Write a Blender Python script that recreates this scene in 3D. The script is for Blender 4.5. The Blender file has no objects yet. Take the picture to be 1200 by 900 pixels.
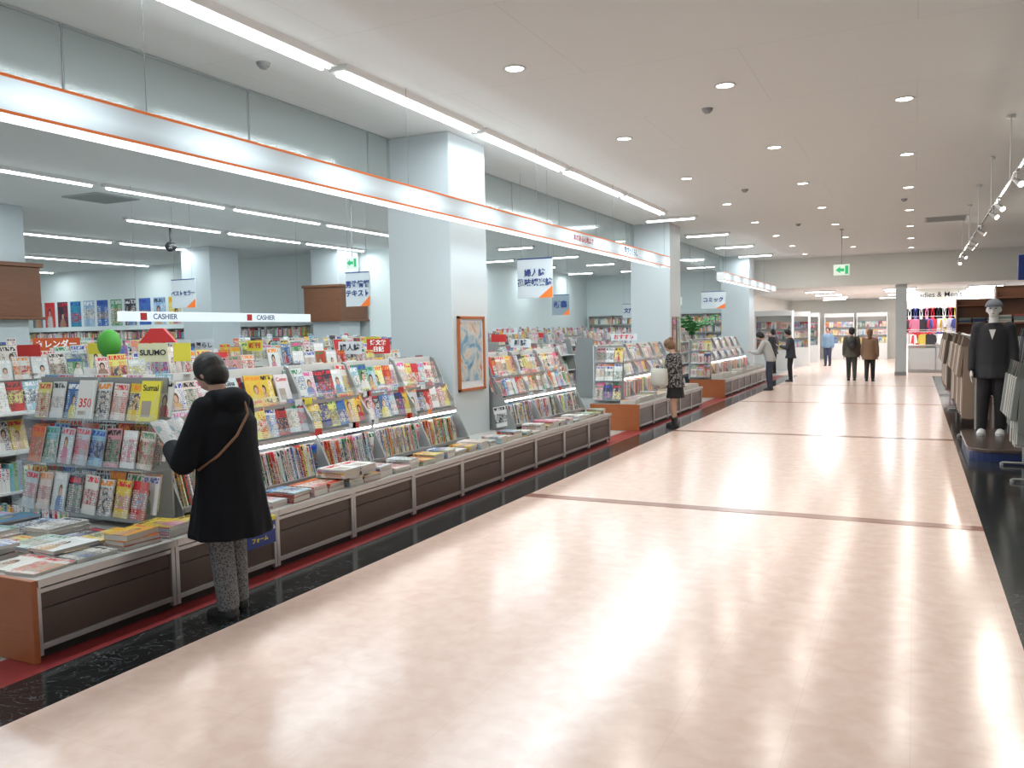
import bpy, math, random
from math import sin, cos, pi, radians, sqrt
from mathutils import Vector, Matrix, Euler
random.seed(7)
sc = bpy.context.scene
sc.view_settings.view_transform = 'Standard'
sc.view_settings.exposure = 0.28
COL = bpy.context.collection
U = random.uniform

# ------------------------------------------------------------ mesh builder
class MB:
    def __init__(s):
        s.v=[];s.f=[];s.m=[];s.uv=[];s.r=[]
    def add(s,vs,fs,mat=0,uvs=None,r=0.0):
        o=len(s.v); s.v+=[tuple(p) for p in vs]
        for i,f in enumerate(fs):
            s.f.append([o+k for k in f]); s.m.append(mat[i] if isinstance(mat,(list,tuple)) else mat)
            s.uv.append(uvs[i] if uvs else None); s.r.append(r)
        return s
    def obox(s,c,d,mat=0,R=None,r=0.0):
        c=Vector(c); x,y,z=d[0]/2,d[1]/2,d[2]/2
        P=[Vector(p) for p in ((-x,-y,-z),(x,-y,-z),(x,y,-z),(-x,y,-z),(-x,-y,z),(x,-y,z),(x,y,z),(-x,y,z))]
        if R is not None: P=[R@p for p in P]
        P=[c+p for p in P]
        F=[(0,1,5,4),(2,3,7,6),(3,0,4,7),(1,2,6,5),(3,2,1,0),(4,5,6,7)]
        q=[(0,0),(1,0),(1,1),(0,1)]
        return s.add(P,F,mat,[q]*6,r)
    def box(s,x0,x1,y0,y1,z0,z1,mat=0,r=0.0):
        return s.obox(((x0+x1)/2,(y0+y1)/2,(z0+z1)/2),(abs(x1-x0),abs(y1-y0),abs(z1-z0)),mat,None,r)
    def prism(s,poly,a,b,axis='Y',mat=0):
        n=len(poly)
        def mk(p,t):
            if axis=='Y': return (p[0],t,p[1])
            if axis=='X': return (t,p[0],p[1])
            return (p[0],p[1],t)
        vs=[mk(p,a) for p in poly]+[mk(p,b) for p in poly]
        fs=[tuple(range(n)),tuple(range(2*n-1,n-1,-1))]+[(i,i+n,(i+1)%n+n,(i+1)%n) for i in range(n)]
        return s.add(vs,fs,mat)
    def loft(s,rings,mat=0,cap=True):
        n=len(rings[0]); vs=[p for r in rings for p in r]; fs=[]
        for i in range(len(rings)-1):
            for k in range(n):
                fs.append((i*n+k,i*n+(k+1)%n,(i+1)*n+(k+1)%n,(i+1)*n+k))
        if cap:
            fs.append(tuple(range(n-1,-1,-1))); o=(len(rings)-1)*n; fs.append(tuple(range(o,o+n)))
        return s.add(vs,fs,mat)
    def cyl(s,p0,p1,r0,r1=None,n=12,mat=0):
        r1=r0 if r1 is None else r1
        p0=Vector(p0);p1=Vector(p1); d=(p1-p0).normalized()
        q=d.to_track_quat('Z','Y').to_matrix()
        R=[]
        for p,r in ((p0,r0),(p1,r1)):
            R.append([p+q@Vector((cos(2*pi*k/n)*r,sin(2*pi*k/n)*r,0)) for k in range(n)])
        return s.loft(R,mat)
    def cap(s,p0,p1,r0,r1=None,n=14,mat=0):
        r1=r0 if r1 is None else r1
        p0=Vector(p0);p1=Vector(p1); d=(p1-p0)
        if d.length<1e-6: d=Vector((0,0,1e-4))
        d.normalize(); q=d.to_track_quat('Z','Y').to_matrix(); R=[]
        for a in (-80,-50,-20,0): 
            a=radians(a); R.append((p0+d*sin(a)*r0,cos(a)*r0))
        for a in (0,20,50,80):
            a=radians(a); R.append((p1+d*sin(a)*r1,cos(a)*r1))
        return s.loft([[p+q@Vector((cos(2*pi*k/n)*r,sin(2*pi*k/n)*r,0)) for k in range(n)] for p,r in R],mat)
    def ell(s,c,rx,ry,rz,R=None,n=18,m=10,mat=0):
        c=Vector(c); rings=[]
        for i in range(m+1):
            a=-pi/2+pi*(i+.001)/(m+.002); w=max(cos(a),.02)
            ring=[Vector((cos(2*pi*k/n)*rx*w,sin(2*pi*k/n)*ry*w,sin(a)*rz)) for k in range(n)]
            if R is not None: ring=[R@p for p in ring]
            rings.append([c+p for p in ring])
        return s.loft(rings,mat)
    def build(s,name,mats,parent=None,loc=(0,0,0),rot=(0,0,0),smooth=False,bevel=0,remesh=0,sm=0,seg=2):
        me=bpy.data.meshes.new(name); me.from_pydata(s.v,[],s.f)
        if not isinstance(mats,(list,tuple)): mats=[mats]
        for m in mats: me.materials.append(m)
        for p,mi in zip(me.polygons,s.m): p.material_index=mi; p.use_smooth=smooth
        if any(u is not None for u in s.uv):
            ul=me.uv_layers.new(name='UVMap'); li=0
            for f,u in zip(s.f,s.uv):
                for k in range(len(f)):
                    ul.data[li].uv=u[k] if u else (0,0); li+=1
        if any(r for r in s.r):
            at=me.attributes.new('rnd','FLOAT','FACE')
            for i,r in enumerate(s.r): at.data[i].value=r
        me.update()
        ob=bpy.data.objects.new(name,me); COL.objects.link(ob)
        ob.location=loc; ob.rotation_euler=rot
        if parent: ob.parent=parent
        if remesh:
            md=ob.modifiers.new('Remesh','REMESH'); md.mode='VOXEL'; md.voxel_size=remesh; md.use_smooth_shade=True
            if sm:
                m2=ob.modifiers.new('Smooth','SMOOTH'); m2.iterations=sm; m2.factor=.5
        if bevel:
            md=ob.modifiers.new('Bevel','BEVEL'); md.width=bevel; md.segments=seg; md.limit_method='ANGLE'
        return ob

def tag(ob,label,cat,group=None,kind=None):
    ob['label']=label; ob['category']=cat
    if group: ob['group']=group
    if kind: ob['kind']=kind
    return ob
def struct(ob,label=None):
    ob['kind']='structure'
    if label: ob['label']=label
    return ob
def thing(name,label,cat,loc=(0,0,0),rot=(0,0,0),group=None):
    e=bpy.data.objects.new(name,None); e.empty_display_size=.1; COL.objects.link(e)
    e.location=loc; e.rotation_euler=rot
    return tag(e,label,cat,group)
def dup(ob,loc=None,rot=None,parent=None,scale=None):
    c=ob.copy(); COL.objects.link(c)
    if parent is not None: c.parent=parent
    if loc is not None: c.location=loc
    if rot is not None: c.rotation_euler=rot
    if scale is not None: c.scale=scale
    for ch in ob.children:
        dup(ch,parent=c)
    return c

# ------------------------------------------------------------ materials
def mat(name,col=(.8,.8,.8),rough=.5,metal=0,emit=None,es=0,alpha=None,spec=None,coat=0):
    m=bpy.data.materials.new(name); m.use_nodes=True
    b=m.node_tree.nodes['Principled BSDF']
    b.inputs['Base Color'].default_value=(*col,1); b.inputs['Roughness'].default_value=rough
    b.inputs['Metallic'].default_value=metal
    if emit: b.inputs['Emission Color'].default_value=(*emit,1); b.inputs['Emission Strength'].default_value=es
    if spec is not None: b.inputs['Specular IOR Level'].default_value=spec
    if coat: b.inputs['Coat Weight'].default_value=coat
    if alpha is not None: b.inputs['Alpha'].default_value=alpha
    return m
class NT:
    def __init__(s,m): s.t=m.node_tree; s.b=s.t.nodes['Principled BSDF']
    def n(s,ty,**kw):
        nd=s.t.nodes.new(ty)
        for k,v in kw.items(): setattr(nd,k,v)
        return nd
    def l(s,a,b): s.t.links.new(a,b)
    def put(s,inp,v):
        if hasattr(v,'is_linked') or hasattr(v,'links'): s.l(v,inp)
        else: inp.default_value=v
    def math(s,op,a,b=0.0,c=None):
        nd=s.n('ShaderNodeMath',operation=op); s.put(nd.inputs[0],a); s.put(nd.inputs[1],b)
        if c is not None: s.put(nd.inputs[2],c)
        return nd.outputs[0]
    def mix(s,f,a,b,bt='MIX'):
        nd=s.n('ShaderNodeMix',data_type='RGBA',blend_type=bt); s.put(nd.inputs[0],f)
        for i,v in ((6,a),(7,b)):
            if isinstance(v,tuple): nd.inputs[i].default_value=(*v[:3],1)
            else: s.l(v,nd.inputs[i])
        return nd.outputs[2]
    def ramp(s,f,cols,const=True,pos=None):
        nd=s.n('ShaderNodeValToRGB'); cr=nd.color_ramp
        cr.interpolation='CONSTANT' if const else 'LINEAR'
        n=len(cols)
        while len(cr.elements)<n: cr.elements.new(.5)
        for i,c in enumerate(cols):
            cr.elements[i].position=(pos[i] if pos else (i/n if const else i/(n-1)))
        for i,c in enumerate(cols): cr.elements[i].color=(*c,1)
        s.l(f,nd.inputs[0]); return nd.outputs[0]
    def noise(s,vec,scale,detail=2,dist=0):
        nd=s.n('ShaderNodeTexNoise'); nd.inputs['Scale'].default_value=scale; nd.inputs['Detail'].default_value=detail
        nd.inputs['Distortion'].default_value=dist
        if vec is not None: s.l(vec,nd.inputs['Vector'])
        return nd.outputs['Fac']
    def xyz(s,x,y,z):
        nd=s.n('ShaderNodeCombineXYZ'); s.put(nd.inputs[0],x); s.put(nd.inputs[1],y); s.put(nd.inputs[2],z); return nd.outputs[0]
    def obj(s): return s.n('ShaderNodeTexCoord').outputs['Object']

def cover_mat(name,src,portrait=.38,bgs=None):
    m=mat(name,rough=.32); N=NT(m)
    if src=='obj': r=N.n('ShaderNodeObjectInfo').outputs['Random']
    else: r=N.n('ShaderNodeAttribute',attribute_name='rnd').outputs['Fac']
    uv=N.n('ShaderNodeTexCoord').outputs['UV']; sp=N.n('ShaderNodeSeparateXYZ'); N.l(uv,sp.inputs[0]); u,v=sp.outputs[0],sp.outputs[1]
    h=lambda k: N.math('FRACT',N.math('MULTIPLY',r,k))
    bg=N.ramp(h(7.31),bgs or [(.66,.64,.61),(.45,.52,.58),(.64,.62,.56),(.55,.24,.28),(.68,.65,.6),(.05,.15,.35),(.65,.46,.05),(.66,.66,.66),(.45,.025,.025),(.07,.22,.09),(.66,.54,.5),(.03,.03,.05),(.58,.63,.63),(.55,.17,.035),(.26,.45,.54),(.64,.62,.18)])
    pc=N.ramp(h(23.7),[(.3,.2,.15),(.05,.06,.1),(.55,.5,.45),(.4,.05,.08),(.1,.2,.14),(.5,.33,.18),(.55,.5,.14),(.15,.25,.45),(.5,.2,.28),(.6,.57,.55)])
    tc=N.ramp(h(51.3),[(.6,.02,.04),(.02,.02,.03),(.03,.06,.4),(.7,.06,.3),(.8,.8,.8),(.02,.22,.07),(.75,.25,.02),(.02,.02,.02),(.6,.02,.04)])
    rz=N.math('MULTIPLY',r,91.0)
    no=N.noise(N.xyz(u,v,rz),7,4)
    no2=N.noise(N.xyz(u,v,N.math('ADD',rz,7.0)),11,2)
    img=N.mix(N.math('GREATER_THAN',no,.5),pc,N.mix(.55,bg,(.2,.17,.14)))
    img=N.mix(N.math('GREATER_THAN',no2,.6),img,N.mix(.5,tc,(.75,.7,.6)))
    cx=N.math('ADD',.33,N.math('MULTIPLY',h(11.7),.34)); dy=N.math('MULTIPLY',h(13.9),.16)
    def ellm(cy,rx,ry):
        a=N.math('DIVIDE',N.math('SUBTRACT',u,cx),rx); b=N.math('DIVIDE',N.math('SUBTRACT',N.math('ADD',v,dy),cy),ry)
        return N.math('LESS_THAN',N.math('ADD',N.math('MULTIPLY',a,a),N.math('MULTIPLY',b,b)),1.0)
    isp=N.math('LESS_THAN',h(37.9),portrait)
    lim=N.math('SUBTRACT',.78,N.math('MULTIPLY',h(5.3),.25))
    c=N.mix(N.math('MULTIPLY',N.math('MULTIPLY',N.math('SUBTRACT',1.0,isp),N.math('LESS_THAN',v,lim)),N.math('GREATER_THAN',v,N.math('MULTIPLY',h(41.7),.3))),bg,img)
    hc=N.ramp(h(61.3),[(.03,.02,.015),(.1,.05,.025),(.02,.015,.015),(.16,.09,.04)])
    c=N.mix(N.math('MULTIPLY',isp,ellm(.15,.30,.36)),c,pc)
    c=N.mix(N.math('MULTIPLY',isp,ellm(.60,.15,.16)),c,hc)
    c=N.mix(N.math('MULTIPLY',isp,ellm(.565,.095,.115)),c,(.56,.34,.25))
    fl=N.math('FLOOR',N.math('MULTIPLY',v,17.0))
    ln=N.math('GREATER_THAN',N.math('FRACT',N.math('MULTIPLY',v,17.0)),.38)
    tx=N.math('GREATER_THAN',N.noise(N.xyz(N.math('MULTIPLY',u,26.0),fl,N.math('MULTIPLY',r,50.0)),1.0,0),.5)
    sd=N.math('GREATER_THAN',N.math('ABSOLUTE',N.math('SUBTRACT',u,N.math('ADD',.35,N.math('MULTIPLY',h(19.1),.3)))),.17)
    ed=N.math('LESS_THAN',N.math('ABSOLUTE',N.math('SUBTRACT',u,.5)),.46)
    k=N.math('MULTIPLY',N.math('MULTIPLY',ln,tx),N.math('MULTIPLY',N.math('MULTIPLY',sd,ed),N.math('LESS_THAN',v,.78)))
    c=N.mix(k,c,N.mix(N.math('GREATER_THAN',h(71.7),.5),tc,(.75,.75,.73)))
    ti=N.math('MULTIPLY',N.math('GREATER_THAN',v,.82),N.math('LESS_THAN',v,.96))
    gl=N.math('GREATER_THAN',N.noise(N.xyz(N.math('MULTIPLY',u,11.0),N.math('MULTIPLY',v,6.0),N.math('MULTIPLY',r,70.0)),1.4,0),.45)
    c=N.mix(N.math('MULTIPLY',N.math('MULTIPLY',ti,gl),ed),c,tc)
    N.l(c,N.b.inputs['Base Color']); return m
def spine_mat(name,src):
    m=mat(name,rough=.4); N=NT(m)
    if src=='obj': r=N.n('ShaderNodeObjectInfo').outputs['Random']
    else: r=N.n('ShaderNodeAttribute',attribute_name='rnd').outputs['Fac']
    uv=N.n('ShaderNodeTexCoord').outputs['UV']; sp=N.n('ShaderNodeSeparateXYZ'); N.l(uv,sp.inputs[0]); u,v=sp.outputs[0],sp.outputs[1]
    h=lambda k: N.math('FRACT',N.math('MULTIPLY',r,k))
    bg=N.ramp(h(9.31),[(.8,.79,.74),(.75,.22,.04),(.8,.78,.74),(.6,.05,.06),(.75,.77,.8),(.8,.62,.12),(.8,.5,.42),(.75,.78,.75),(.2,.42,.5),(.75,.25,.25),(.8,.8,.75),(.22,.4,.15),(.07,.08,.15)])
    tc=N.ramp(h(31.3),[(.6,.05,.05),(.05,.05,.06),(.1,.15,.5),(.05,.35,.15),(.5,.1,.3)])
    g=N.math('GREATER_THAN',N.noise(N.xyz(N.math('MULTIPLY',u,2.0),N.math('MULTIPLY',v,22.0),N.math('MULTIPLY',r,70.0)),1.0,0),.5)
    e=N.math('LESS_THAN',N.math('ABSOLUTE',N.math('SUBTRACT',u,.5)),.3)
    z=N.math('GREATER_THAN',v,N.math('ADD',.1,N.math('MULTIPLY',h(3.7),.5)))
    c=N.mix(N.math('MULTIPLY',g,N.math('MULTIPLY',e,z)),bg,tc)
    N.l(c,N.b.inputs['Base Color']); return m
def print_mat():
    m=mat('printed_page',(.8,.8,.78),.5); N=NT(m); uv=N.n('ShaderNodeTexCoord').outputs['UV']; sp=N.n('ShaderNodeSeparateXYZ'); N.l(uv,sp.inputs[0]); u,v=sp.outputs[0],sp.outputs[1]
    fl=N.math('FLOOR',N.math('MULTIPLY',v,22.0)); ln=N.math('GREATER_THAN',N.math('FRACT',N.math('MULTIPLY',v,22.0)),.55)
    tx=N.math('GREATER_THAN',N.noise(N.xyz(N.math('MULTIPLY',u,30.0),fl,0.0),1.0,0),.45)
    c=N.mix(N.math('MULTIPLY',ln,tx),(.75,.75,.73),(.3,.3,.32)); p=N.math('GREATER_THAN',N.noise(uv,2.3,1),.56); c=N.mix(p,c,(.3,.42,.45)); N.l(c,N.b.inputs['Base Color']); return m

M_cover=cover_mat('magazine_cover','obj'); M_coverS=cover_mat('magazine_cover_stuff','attr')
M_poster=cover_mat('poster_print','obj',.5,[(.05,.15,.45),(.6,.06,.05),(.04,.25,.35),(.03,.03,.05),(.7,.55,.05),(.1,.35,.15),(.25,.4,.6)])
M_spine=spine_mat('book_spine','obj'); M_spineS=spine_mat('book_spine_stuff','attr'); M_print=print_mat()
M_page=mat('paper',(.58,.56,.52),.7)
M_white=mat('white_paint',(.68,.69,.68),.55)
M_pill=mat('pillar_paint',(.54,.595,.62),.5)
M_grey=mat('grey_metal',(.3,.31,.31),.4,.3)
M_lgrey=mat('light_grey_metal',(.36,.39,.39),.5)
M_silver=mat('silver_trim',(.5,.5,.5),.3,.7)
M_black=mat('black_plastic',(.02,.02,.02),.4)
M_brownp=mat('brown_panel',(.085,.056,.045),.35)
M_dark=mat('dark_kick',(.025,.023,.023),.6)
M_top=mat('counter_laminate',(.38,.37,.35),.35)
M_acr=mat('acrylic',(.75,.85,.9),.08,alpha=.12)
M_glass=mat('smoke_barrier_glass',(.36,.44,.44),.12,alpha=.34)
M_tube=mat('tube_glow',(1,1,1),.5,emit=(.88,.97,1),es=7)
M_stl=mat('shelf_tube_glow',(1,1,1),.5,emit=(.92,.98,1),es=9)
M_disc=mat('downlight_glow',(1,1,1),.5,emit=(1,.95,.86),es=12)
M_orange=mat('orange_trim',(.75,.17,.03),.4,emit=(.9,.22,.03),es=.18)
M_red=mat('red_plastic',(.55,.03,.03),.4)
M_blue=mat('blue_plastic',(.015,.04,.22),.4)
M_blued=mat('dark_blue_skirting',(.01,.025,.11),.4)
M_txtk=mat('black_letter',(.02,.02,.03),.6)
M_txtb=mat('navy_letter',(.02,.05,.22),.6)
M_txtr=mat('red_letter',(.6,.03,.03),.6)
M_txtw=mat('white_letter',(.8,.8,.8),.6,emit=(1,1,1),es=.2)
M_txty=mat('yellow_letter',(.85,.75,.05),.6)
M_board=mat('sign_board_white',(.64,.69,.73),.5)
M_yellow=mat('yellow_card',(.75,.67,.06),.5)
M_wire=mat('thin_wire',(.16,.17,.17),.5,.3)
M_leaf=mat('leaf',(.05,.22,.05),.5)

def wood(name,c1,c2,scale=3):
    m=mat(name,c1,.35); N=NT(m); sp=N.n('ShaderNodeMapping'); N.l(N.obj(),sp.inputs[0]); sp.inputs['Scale'].default_value=(1,1,8)
    N.l(N.mix(N.noise(sp.outputs[0],scale,4,1.5),c1,c2),N.b.inputs['Base Color']); return m
M_wood=wood('orange_wood',(.32,.085,.025),(.42,.14,.05))
M_woodd=wood('brown_wood',(.15,.055,.024),(.23,.095,.045))

def floor_mat():
    m=mat('pink_floor_tile',(.8,.6,.5),.25); N=NT(m); o=N.obj()
    n1=N.noise(o,9,6,.4); n2=N.noise(o,1.3,3)
    c=N.ramp(n1,[(.80,.565,.475),(.89,.68,.59)],False,[.3,.7])
    c=N.mix(N.math('MULTIPLY',n2,.25),c,(.88,.72,.63))
    br=N.n('ShaderNodeTexBrick'); N.l(o,br.inputs['Vector']); br.offset=0; br.squash=1
    br.inputs['Scale'].default_value=1; br.inputs['Brick Width'].default_value=.45; br.inputs['Row Height'].default_value=.45
    br.inputs['Mortar Size'].default_value=.0025; br.inputs['Mortar Smooth'].default_value=.3
    c=N.mix(N.math('MULTIPLY',br.outputs['Fac'],.2),c,(.58,.4,.32))
    N.l(c,N.b.inputs['Base Color'])
    N.l(N.math('ADD',.16,N.math('MULTIPLY',N.noise(o,5,3),.06)),N.b.inputs['Roughness'])
    N.b.inputs['Specular IOR Level'].default_value=.55
    bp=N.n('ShaderNodeBump'); bp.inputs['Strength'].default_value=.06; bp.inputs['Distance'].default_value=.02
    N.l(N.noise(o,2.6,2),bp.inputs['Height']); N.l(bp.outputs[0],N.b.inputs['Normal'])
    return m
def marble_mat():
    m=mat('black_marble',(.02,.02,.02),.14); N=NT(m); o=N.obj()
    n=N.noise(o,4.5,8,2.2); v=N.math('ABSOLUTE',N.math('SUBTRACT',n,.5))
    k=N.math('LESS_THAN',v,.007)
    n2=N.noise(o,9,6,1.0)
    c=N.mix(N.math('MULTIPLY',k,N.math('MULTIPLY',n2,.8)),N.mix(n2,(.005,.006,.007),(.022,.026,.028)),(.2,.22,.23))
    N.l(c,N.b.inputs['Base Color']); return m
def ceil_mat():
    m=mat('ceiling_board',(.62,.61,.59),.8); N=NT(m); o=N.obj()
    br=N.n('ShaderNodeTexBrick'); N.l(o,br.inputs['Vector']); br.offset=.5
    br.inputs['Scale'].default_value=1; br.inputs['Brick Width'].default_value=2.7; br.inputs['Row Height'].default_value=1.8
    br.inputs['Mortar Size'].default_value=.006
    c=N.mix(N.noise(o,120,2),(.66,.685,.68),(.75,.78,.77))
    c=N.mix(N.math('MULTIPLY',br.outputs['Fac'],.18),c,(.35,.35,.35))
    N.l(c,N.b.inputs['Base Color']); return m
def mott(name,a,b,s,rough):
    m=mat(name,a,rough); N=NT(m); N.l(N.mix(N.noise(N.obj(),s,4),a,b),N.b.inputs['Base Color']); return m
M_floor=floor_mat(); M_marble=marble_mat(); M_ceil=ceil_mat()
M_redf=mott('red_floor_strip',(.22,.025,.03),(.3,.045,.045),20,.3)
M_brs=mott('brown_floor_strip',(.30,.14,.10),(.38,.19,.14),25,.22)
M_brs2=mott('faint_brown_floor_strip',(.42,.24,.18),(.48,.3,.23),25,.22)
M_sfl=mott('shop_floor_vinyl',(.34,.34,.33),(.42,.42,.4),8,.3)

# ------------------------------------------------------------ structure
def sbox(name,x0,x1,y0,y1,z0,z1,m,label=None):
    b=MB(); b.box(x0,x1,y0,y1,z0,z1); return struct(b.build(name,m),label)
XL=-31
sbox('floor',-3.58,.52,-3.5,46,-.1,0,M_floor,'glossy pale pink tiled corridor floor')
sbox('trim_1',-3.98,-3.58,-3.5,30,-.1,0,M_marble,'black marble floor border with white veins')
sbox('trim_2',.52,1.6,-3.5,30,-.1,0,M_marble,'black marble floor border with white veins')
sbox('trim_3',-4.32,-3.98,-3.5,30,-.1,0,M_redf,'dark red floor strip along counters')
sbox('floor_shop',XL,-4.32,-3.5,34,-.1,0,M_sfl,'grey vinyl bookshop floor')
sbox('floor_clothing',1.6,6,-3.5,46,-.1,0,M_sfl,'grey clothing shop floor')
sbox('floor_end',-4.32,-3.58,30,46,-.1,0,M_floor); sbox('floor_end_side',.52,1.6,30,46,-.1,0,M_floor)
sbox('floor_back',XL,-4.32,34,46,-.1,0,M_sfl)
for i,y in enumerate((7.7,13.5,19.3,25.1)):
    sbox('trim_%d'%(4+i),-3.58,.52,y-.08,y+.08,0,.003,M_brs if i<2 else M_brs2,'brown floor strip across the corridor')
sbox('ceiling',XL,6,-3.5,46,4.0,4.2,M_ceil,'pale grey board ceiling')
M_wall=mat('wall_paint',(.70,.76,.76),.6); M_wallw=mat('warm_wall',(.80,.79,.74),.6)
sbox('wall_left',XL-.2,XL,-3.5,19,0,4,M_wall)
sbox('wall_rear_shop',XL,-12.8,19,19.2,0,4,M_wall,'white bookshop wall with posters')
sbox('wall_shop_return',-13,-12.8,19.2,34,0,4,M_wall)
sbox('wall_shop_far',-12.8,-5.9,34,34.2,0,4,M_wall)
sbox('wall_corridor_far',-6.1,-5.9,34.2,46,0,3,M_wallw)
sbox('wall_far',-6,6,46,46.2,0,4,M_wallw)
sbox('wall_right',6,6.2,-3.5,46,0,4,M_wall)
sbox('ceiling_lower',-5.9,6,30.3,46,3.0,3.2,M_ceil)
sbox('trim_8',-5.9,6,30.1,30.3,3.0,4.0,mat('bulkhead',(.76,.77,.73),.6),'white bulkhead across the corridor ceiling')

# ------------------------------------------------------------ pillars
def pillar(x0,x1,y0,y1,label,h=4.0):
    e=thing('pillar',label,'pillar',((x0+x1)/2,(y0+y1)/2,0))
    b2=MB(); b2.box(-(x1-x0)/2,(x1-x0)/2,-(y1-y0)/2,(y1-y0)/2,0,h)
    b2.build('shaft',M_pill,e,bevel=.012)
    b3=MB(); w=(x1-x0)/2+.008; d=(y1-y0)/2+.008; b3.box(-w,w,-d,d,0,.12); b3.build('baseboard',M_grey,e)
    return e
pillar(-5.71,-4.85,8.45,9.35,'white square pillar rising behind magazine counter')
for y in (18.07,27.8): pillar(-5.75,-4.85,y,y+.9,'white square pillar between display islands')
pillar(-.58,-.24,30.32,30.66,'slim white post under the bulkhead',3.0)
for x,y in ((-14.75,8.5),(-14.6,17.9)):
    p=pillar(x,x+.9,y,y+.9,'white pillar with wooden cladding inside bookshop')
    b=MB(); b.box(-.6,.6,-.6,.6,2.1,2.95); b.box(-.64,.64,-.64,.64,2.95,3.02); b.box(-.64,.64,-.64,.64,2.05,2.1); b.build('wooden_cladding',M_woodd,p,bevel=.01)
pillar(-17.1,-16.1,15.8,16.8,'white pillar inside bookshop near poster wall')

# ------------------------------------------------------------ smoke barrier glass
for i in range(18):
    y=-1.5+1.9*i
    e=thing('smoke_barrier','hanging smoked glass barrier panel under ceiling','smoke barrier',(-5.66,y+.01,3.5),group='smoke barrier panels')
    b=MB(); b.box(-.006,.006,0,1.88,0,.498); b.build('pane',M_glass,e)
    b=MB(); b.box(-.02,.02,0,1.88,.485,.498); b.box(-.008,.008,0,1.88,-.012,0); b.box(-.006,.006,-.006,.006,0,.498); b.build('metal_rail',M_lgrey,e)

# ------------------------------------------------------------ lights
def lamp(name,parent,loc,sx,sy,p,col=(1,1,1),shape='RECTANGLE'):
    l=bpy.data.lights.new(name,'AREA'); l.shape=shape; l.size=sx
    if shape=='RECTANGLE': l.size_y=sy
    l.energy=p; l.color=col
    o=bpy.data.objects.new(name,l); COL.objects.link(o); o.parent=parent; o.location=loc; return o
CW=(.84,.96,1)
def fixture(label,group,power,w=.22,L=2.5,tubes=2,col=CW):
    e=thing('ceiling_light',label,'ceiling light',group=group)
    b=MB(); b.prism([(-w/2,0),(w/2,0),(w/2-.03,-.05),(-w/2+.03,-.05)],-L/2,L/2,'Y'); b.build('housing',M_white,e)
    for k in range(tubes):
        x=(k-(tubes-1)/2)*.075
        b=MB(); b.cap((x,-L/2+.06,-.065),(x,L/2-.06,-.065),.017,n=8); b.build('tube',M_tube,e,smooth=True)
    lamp('lamp',e,(0,0,-.09),.09,L-.15,power,col)
    return e
F=fixture('long twin-tube fluorescent strip light on corridor ceiling','ceiling strip lights',25)
F.location=(-4.5,4.6,4.0)
for y in (2.0,7.2,9.8,12.4,15.0): dup(F,(-4.5,y,4.0))
G=fixture('long fluorescent light over bookshop','bookshop ceiling lights',30,.16,2.45,1)
G.location=(-10.9,7.3,4.0)
for x,yy in ((-8.0,(4.7,7.3,9.9,12.5,15.1,17.7)),(-10.9,(4.7,9.9,12.5,15.1,17.7)),(-13.5,(4.7,7.3,12.4,15.0,17.6)),(-16.9,(6,12.4,15.0)),(-21.5,(9,12.4,15.0,17.4)),(-26,(12.4,15,17.4))):  # fixtures nearest the poster wall are added to brighten it
    for y in yy: dup(G,(x,y,4.0))
Hh=fixture('short fluorescent light set across the ceiling','short ceiling lights',22,.2,1.1,1)
Hh.location=(-4.6,17.2,4.0); Hh.rotation_euler=(0,0,pi/2)
for x in (-4.6,-7.2,-9.8,-12):
    for y in (20.6,24.0,27.4,31.2): 
        if x==-4.6 and y>30: continue
        dup(Hh,(x,y,4.0),(0,0,pi/2))
H2=fixture('added short light brightening the lower end hall','added end hall lights',50,.2,1.1,1,(.95,.98,1))  # extra fixtures put in to brighten the far hall
H2.location=(-3.2,33,3.0); H2.rotation_euler=(0,0,pi/2)
for x,y in ((-.5,33),(2.2,33),(-3.2,36.5),(-.5,35.0),(2.2,34.8),(-3.2,40),(-.5,38.5),(1.2,38.5),(3,38.5),(-1,43),(-3.5,43)): 
    dup(H2,(x,y,3.0),(0,0,pi/2))
D=thing('downlight','round recessed downlight in corridor ceiling','downlight',(-3.2,6.78,4.0),group='corridor downlights')
b=MB(); R=[]
for r,z in ((.10,0.0),(.105,-.006),(.085,-.01),(.078,-.002)): R.append([Vector((cos(2*pi*k/24)*r,sin(2*pi*k/24)*r,z)) for k in range(24)])
b.loft(R,cap=False); b.build('ring',M_white,D,smooth=True)
b=MB(); b.cyl((0,0,-.004),(0,0,-.001),.078,n=24); b.build('lens',M_disc,D)
lamp('lamp',D,(0,0,-.012),.14,.14,11,(1,.95,.86),'DISK')
for x,y0 in ((-3.2,3.7),(-1.66,2.1),(-.12,.4),(-3.2,6.78),(-1.66,5.15),(-.12,3.5)):
    y=y0+3.08
    while y<29.5:
        if not (x==-3.2 and abs(y-6.78)<.1) and y>1: dup(D,(x,y,4.0))
        y+=6.16
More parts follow.
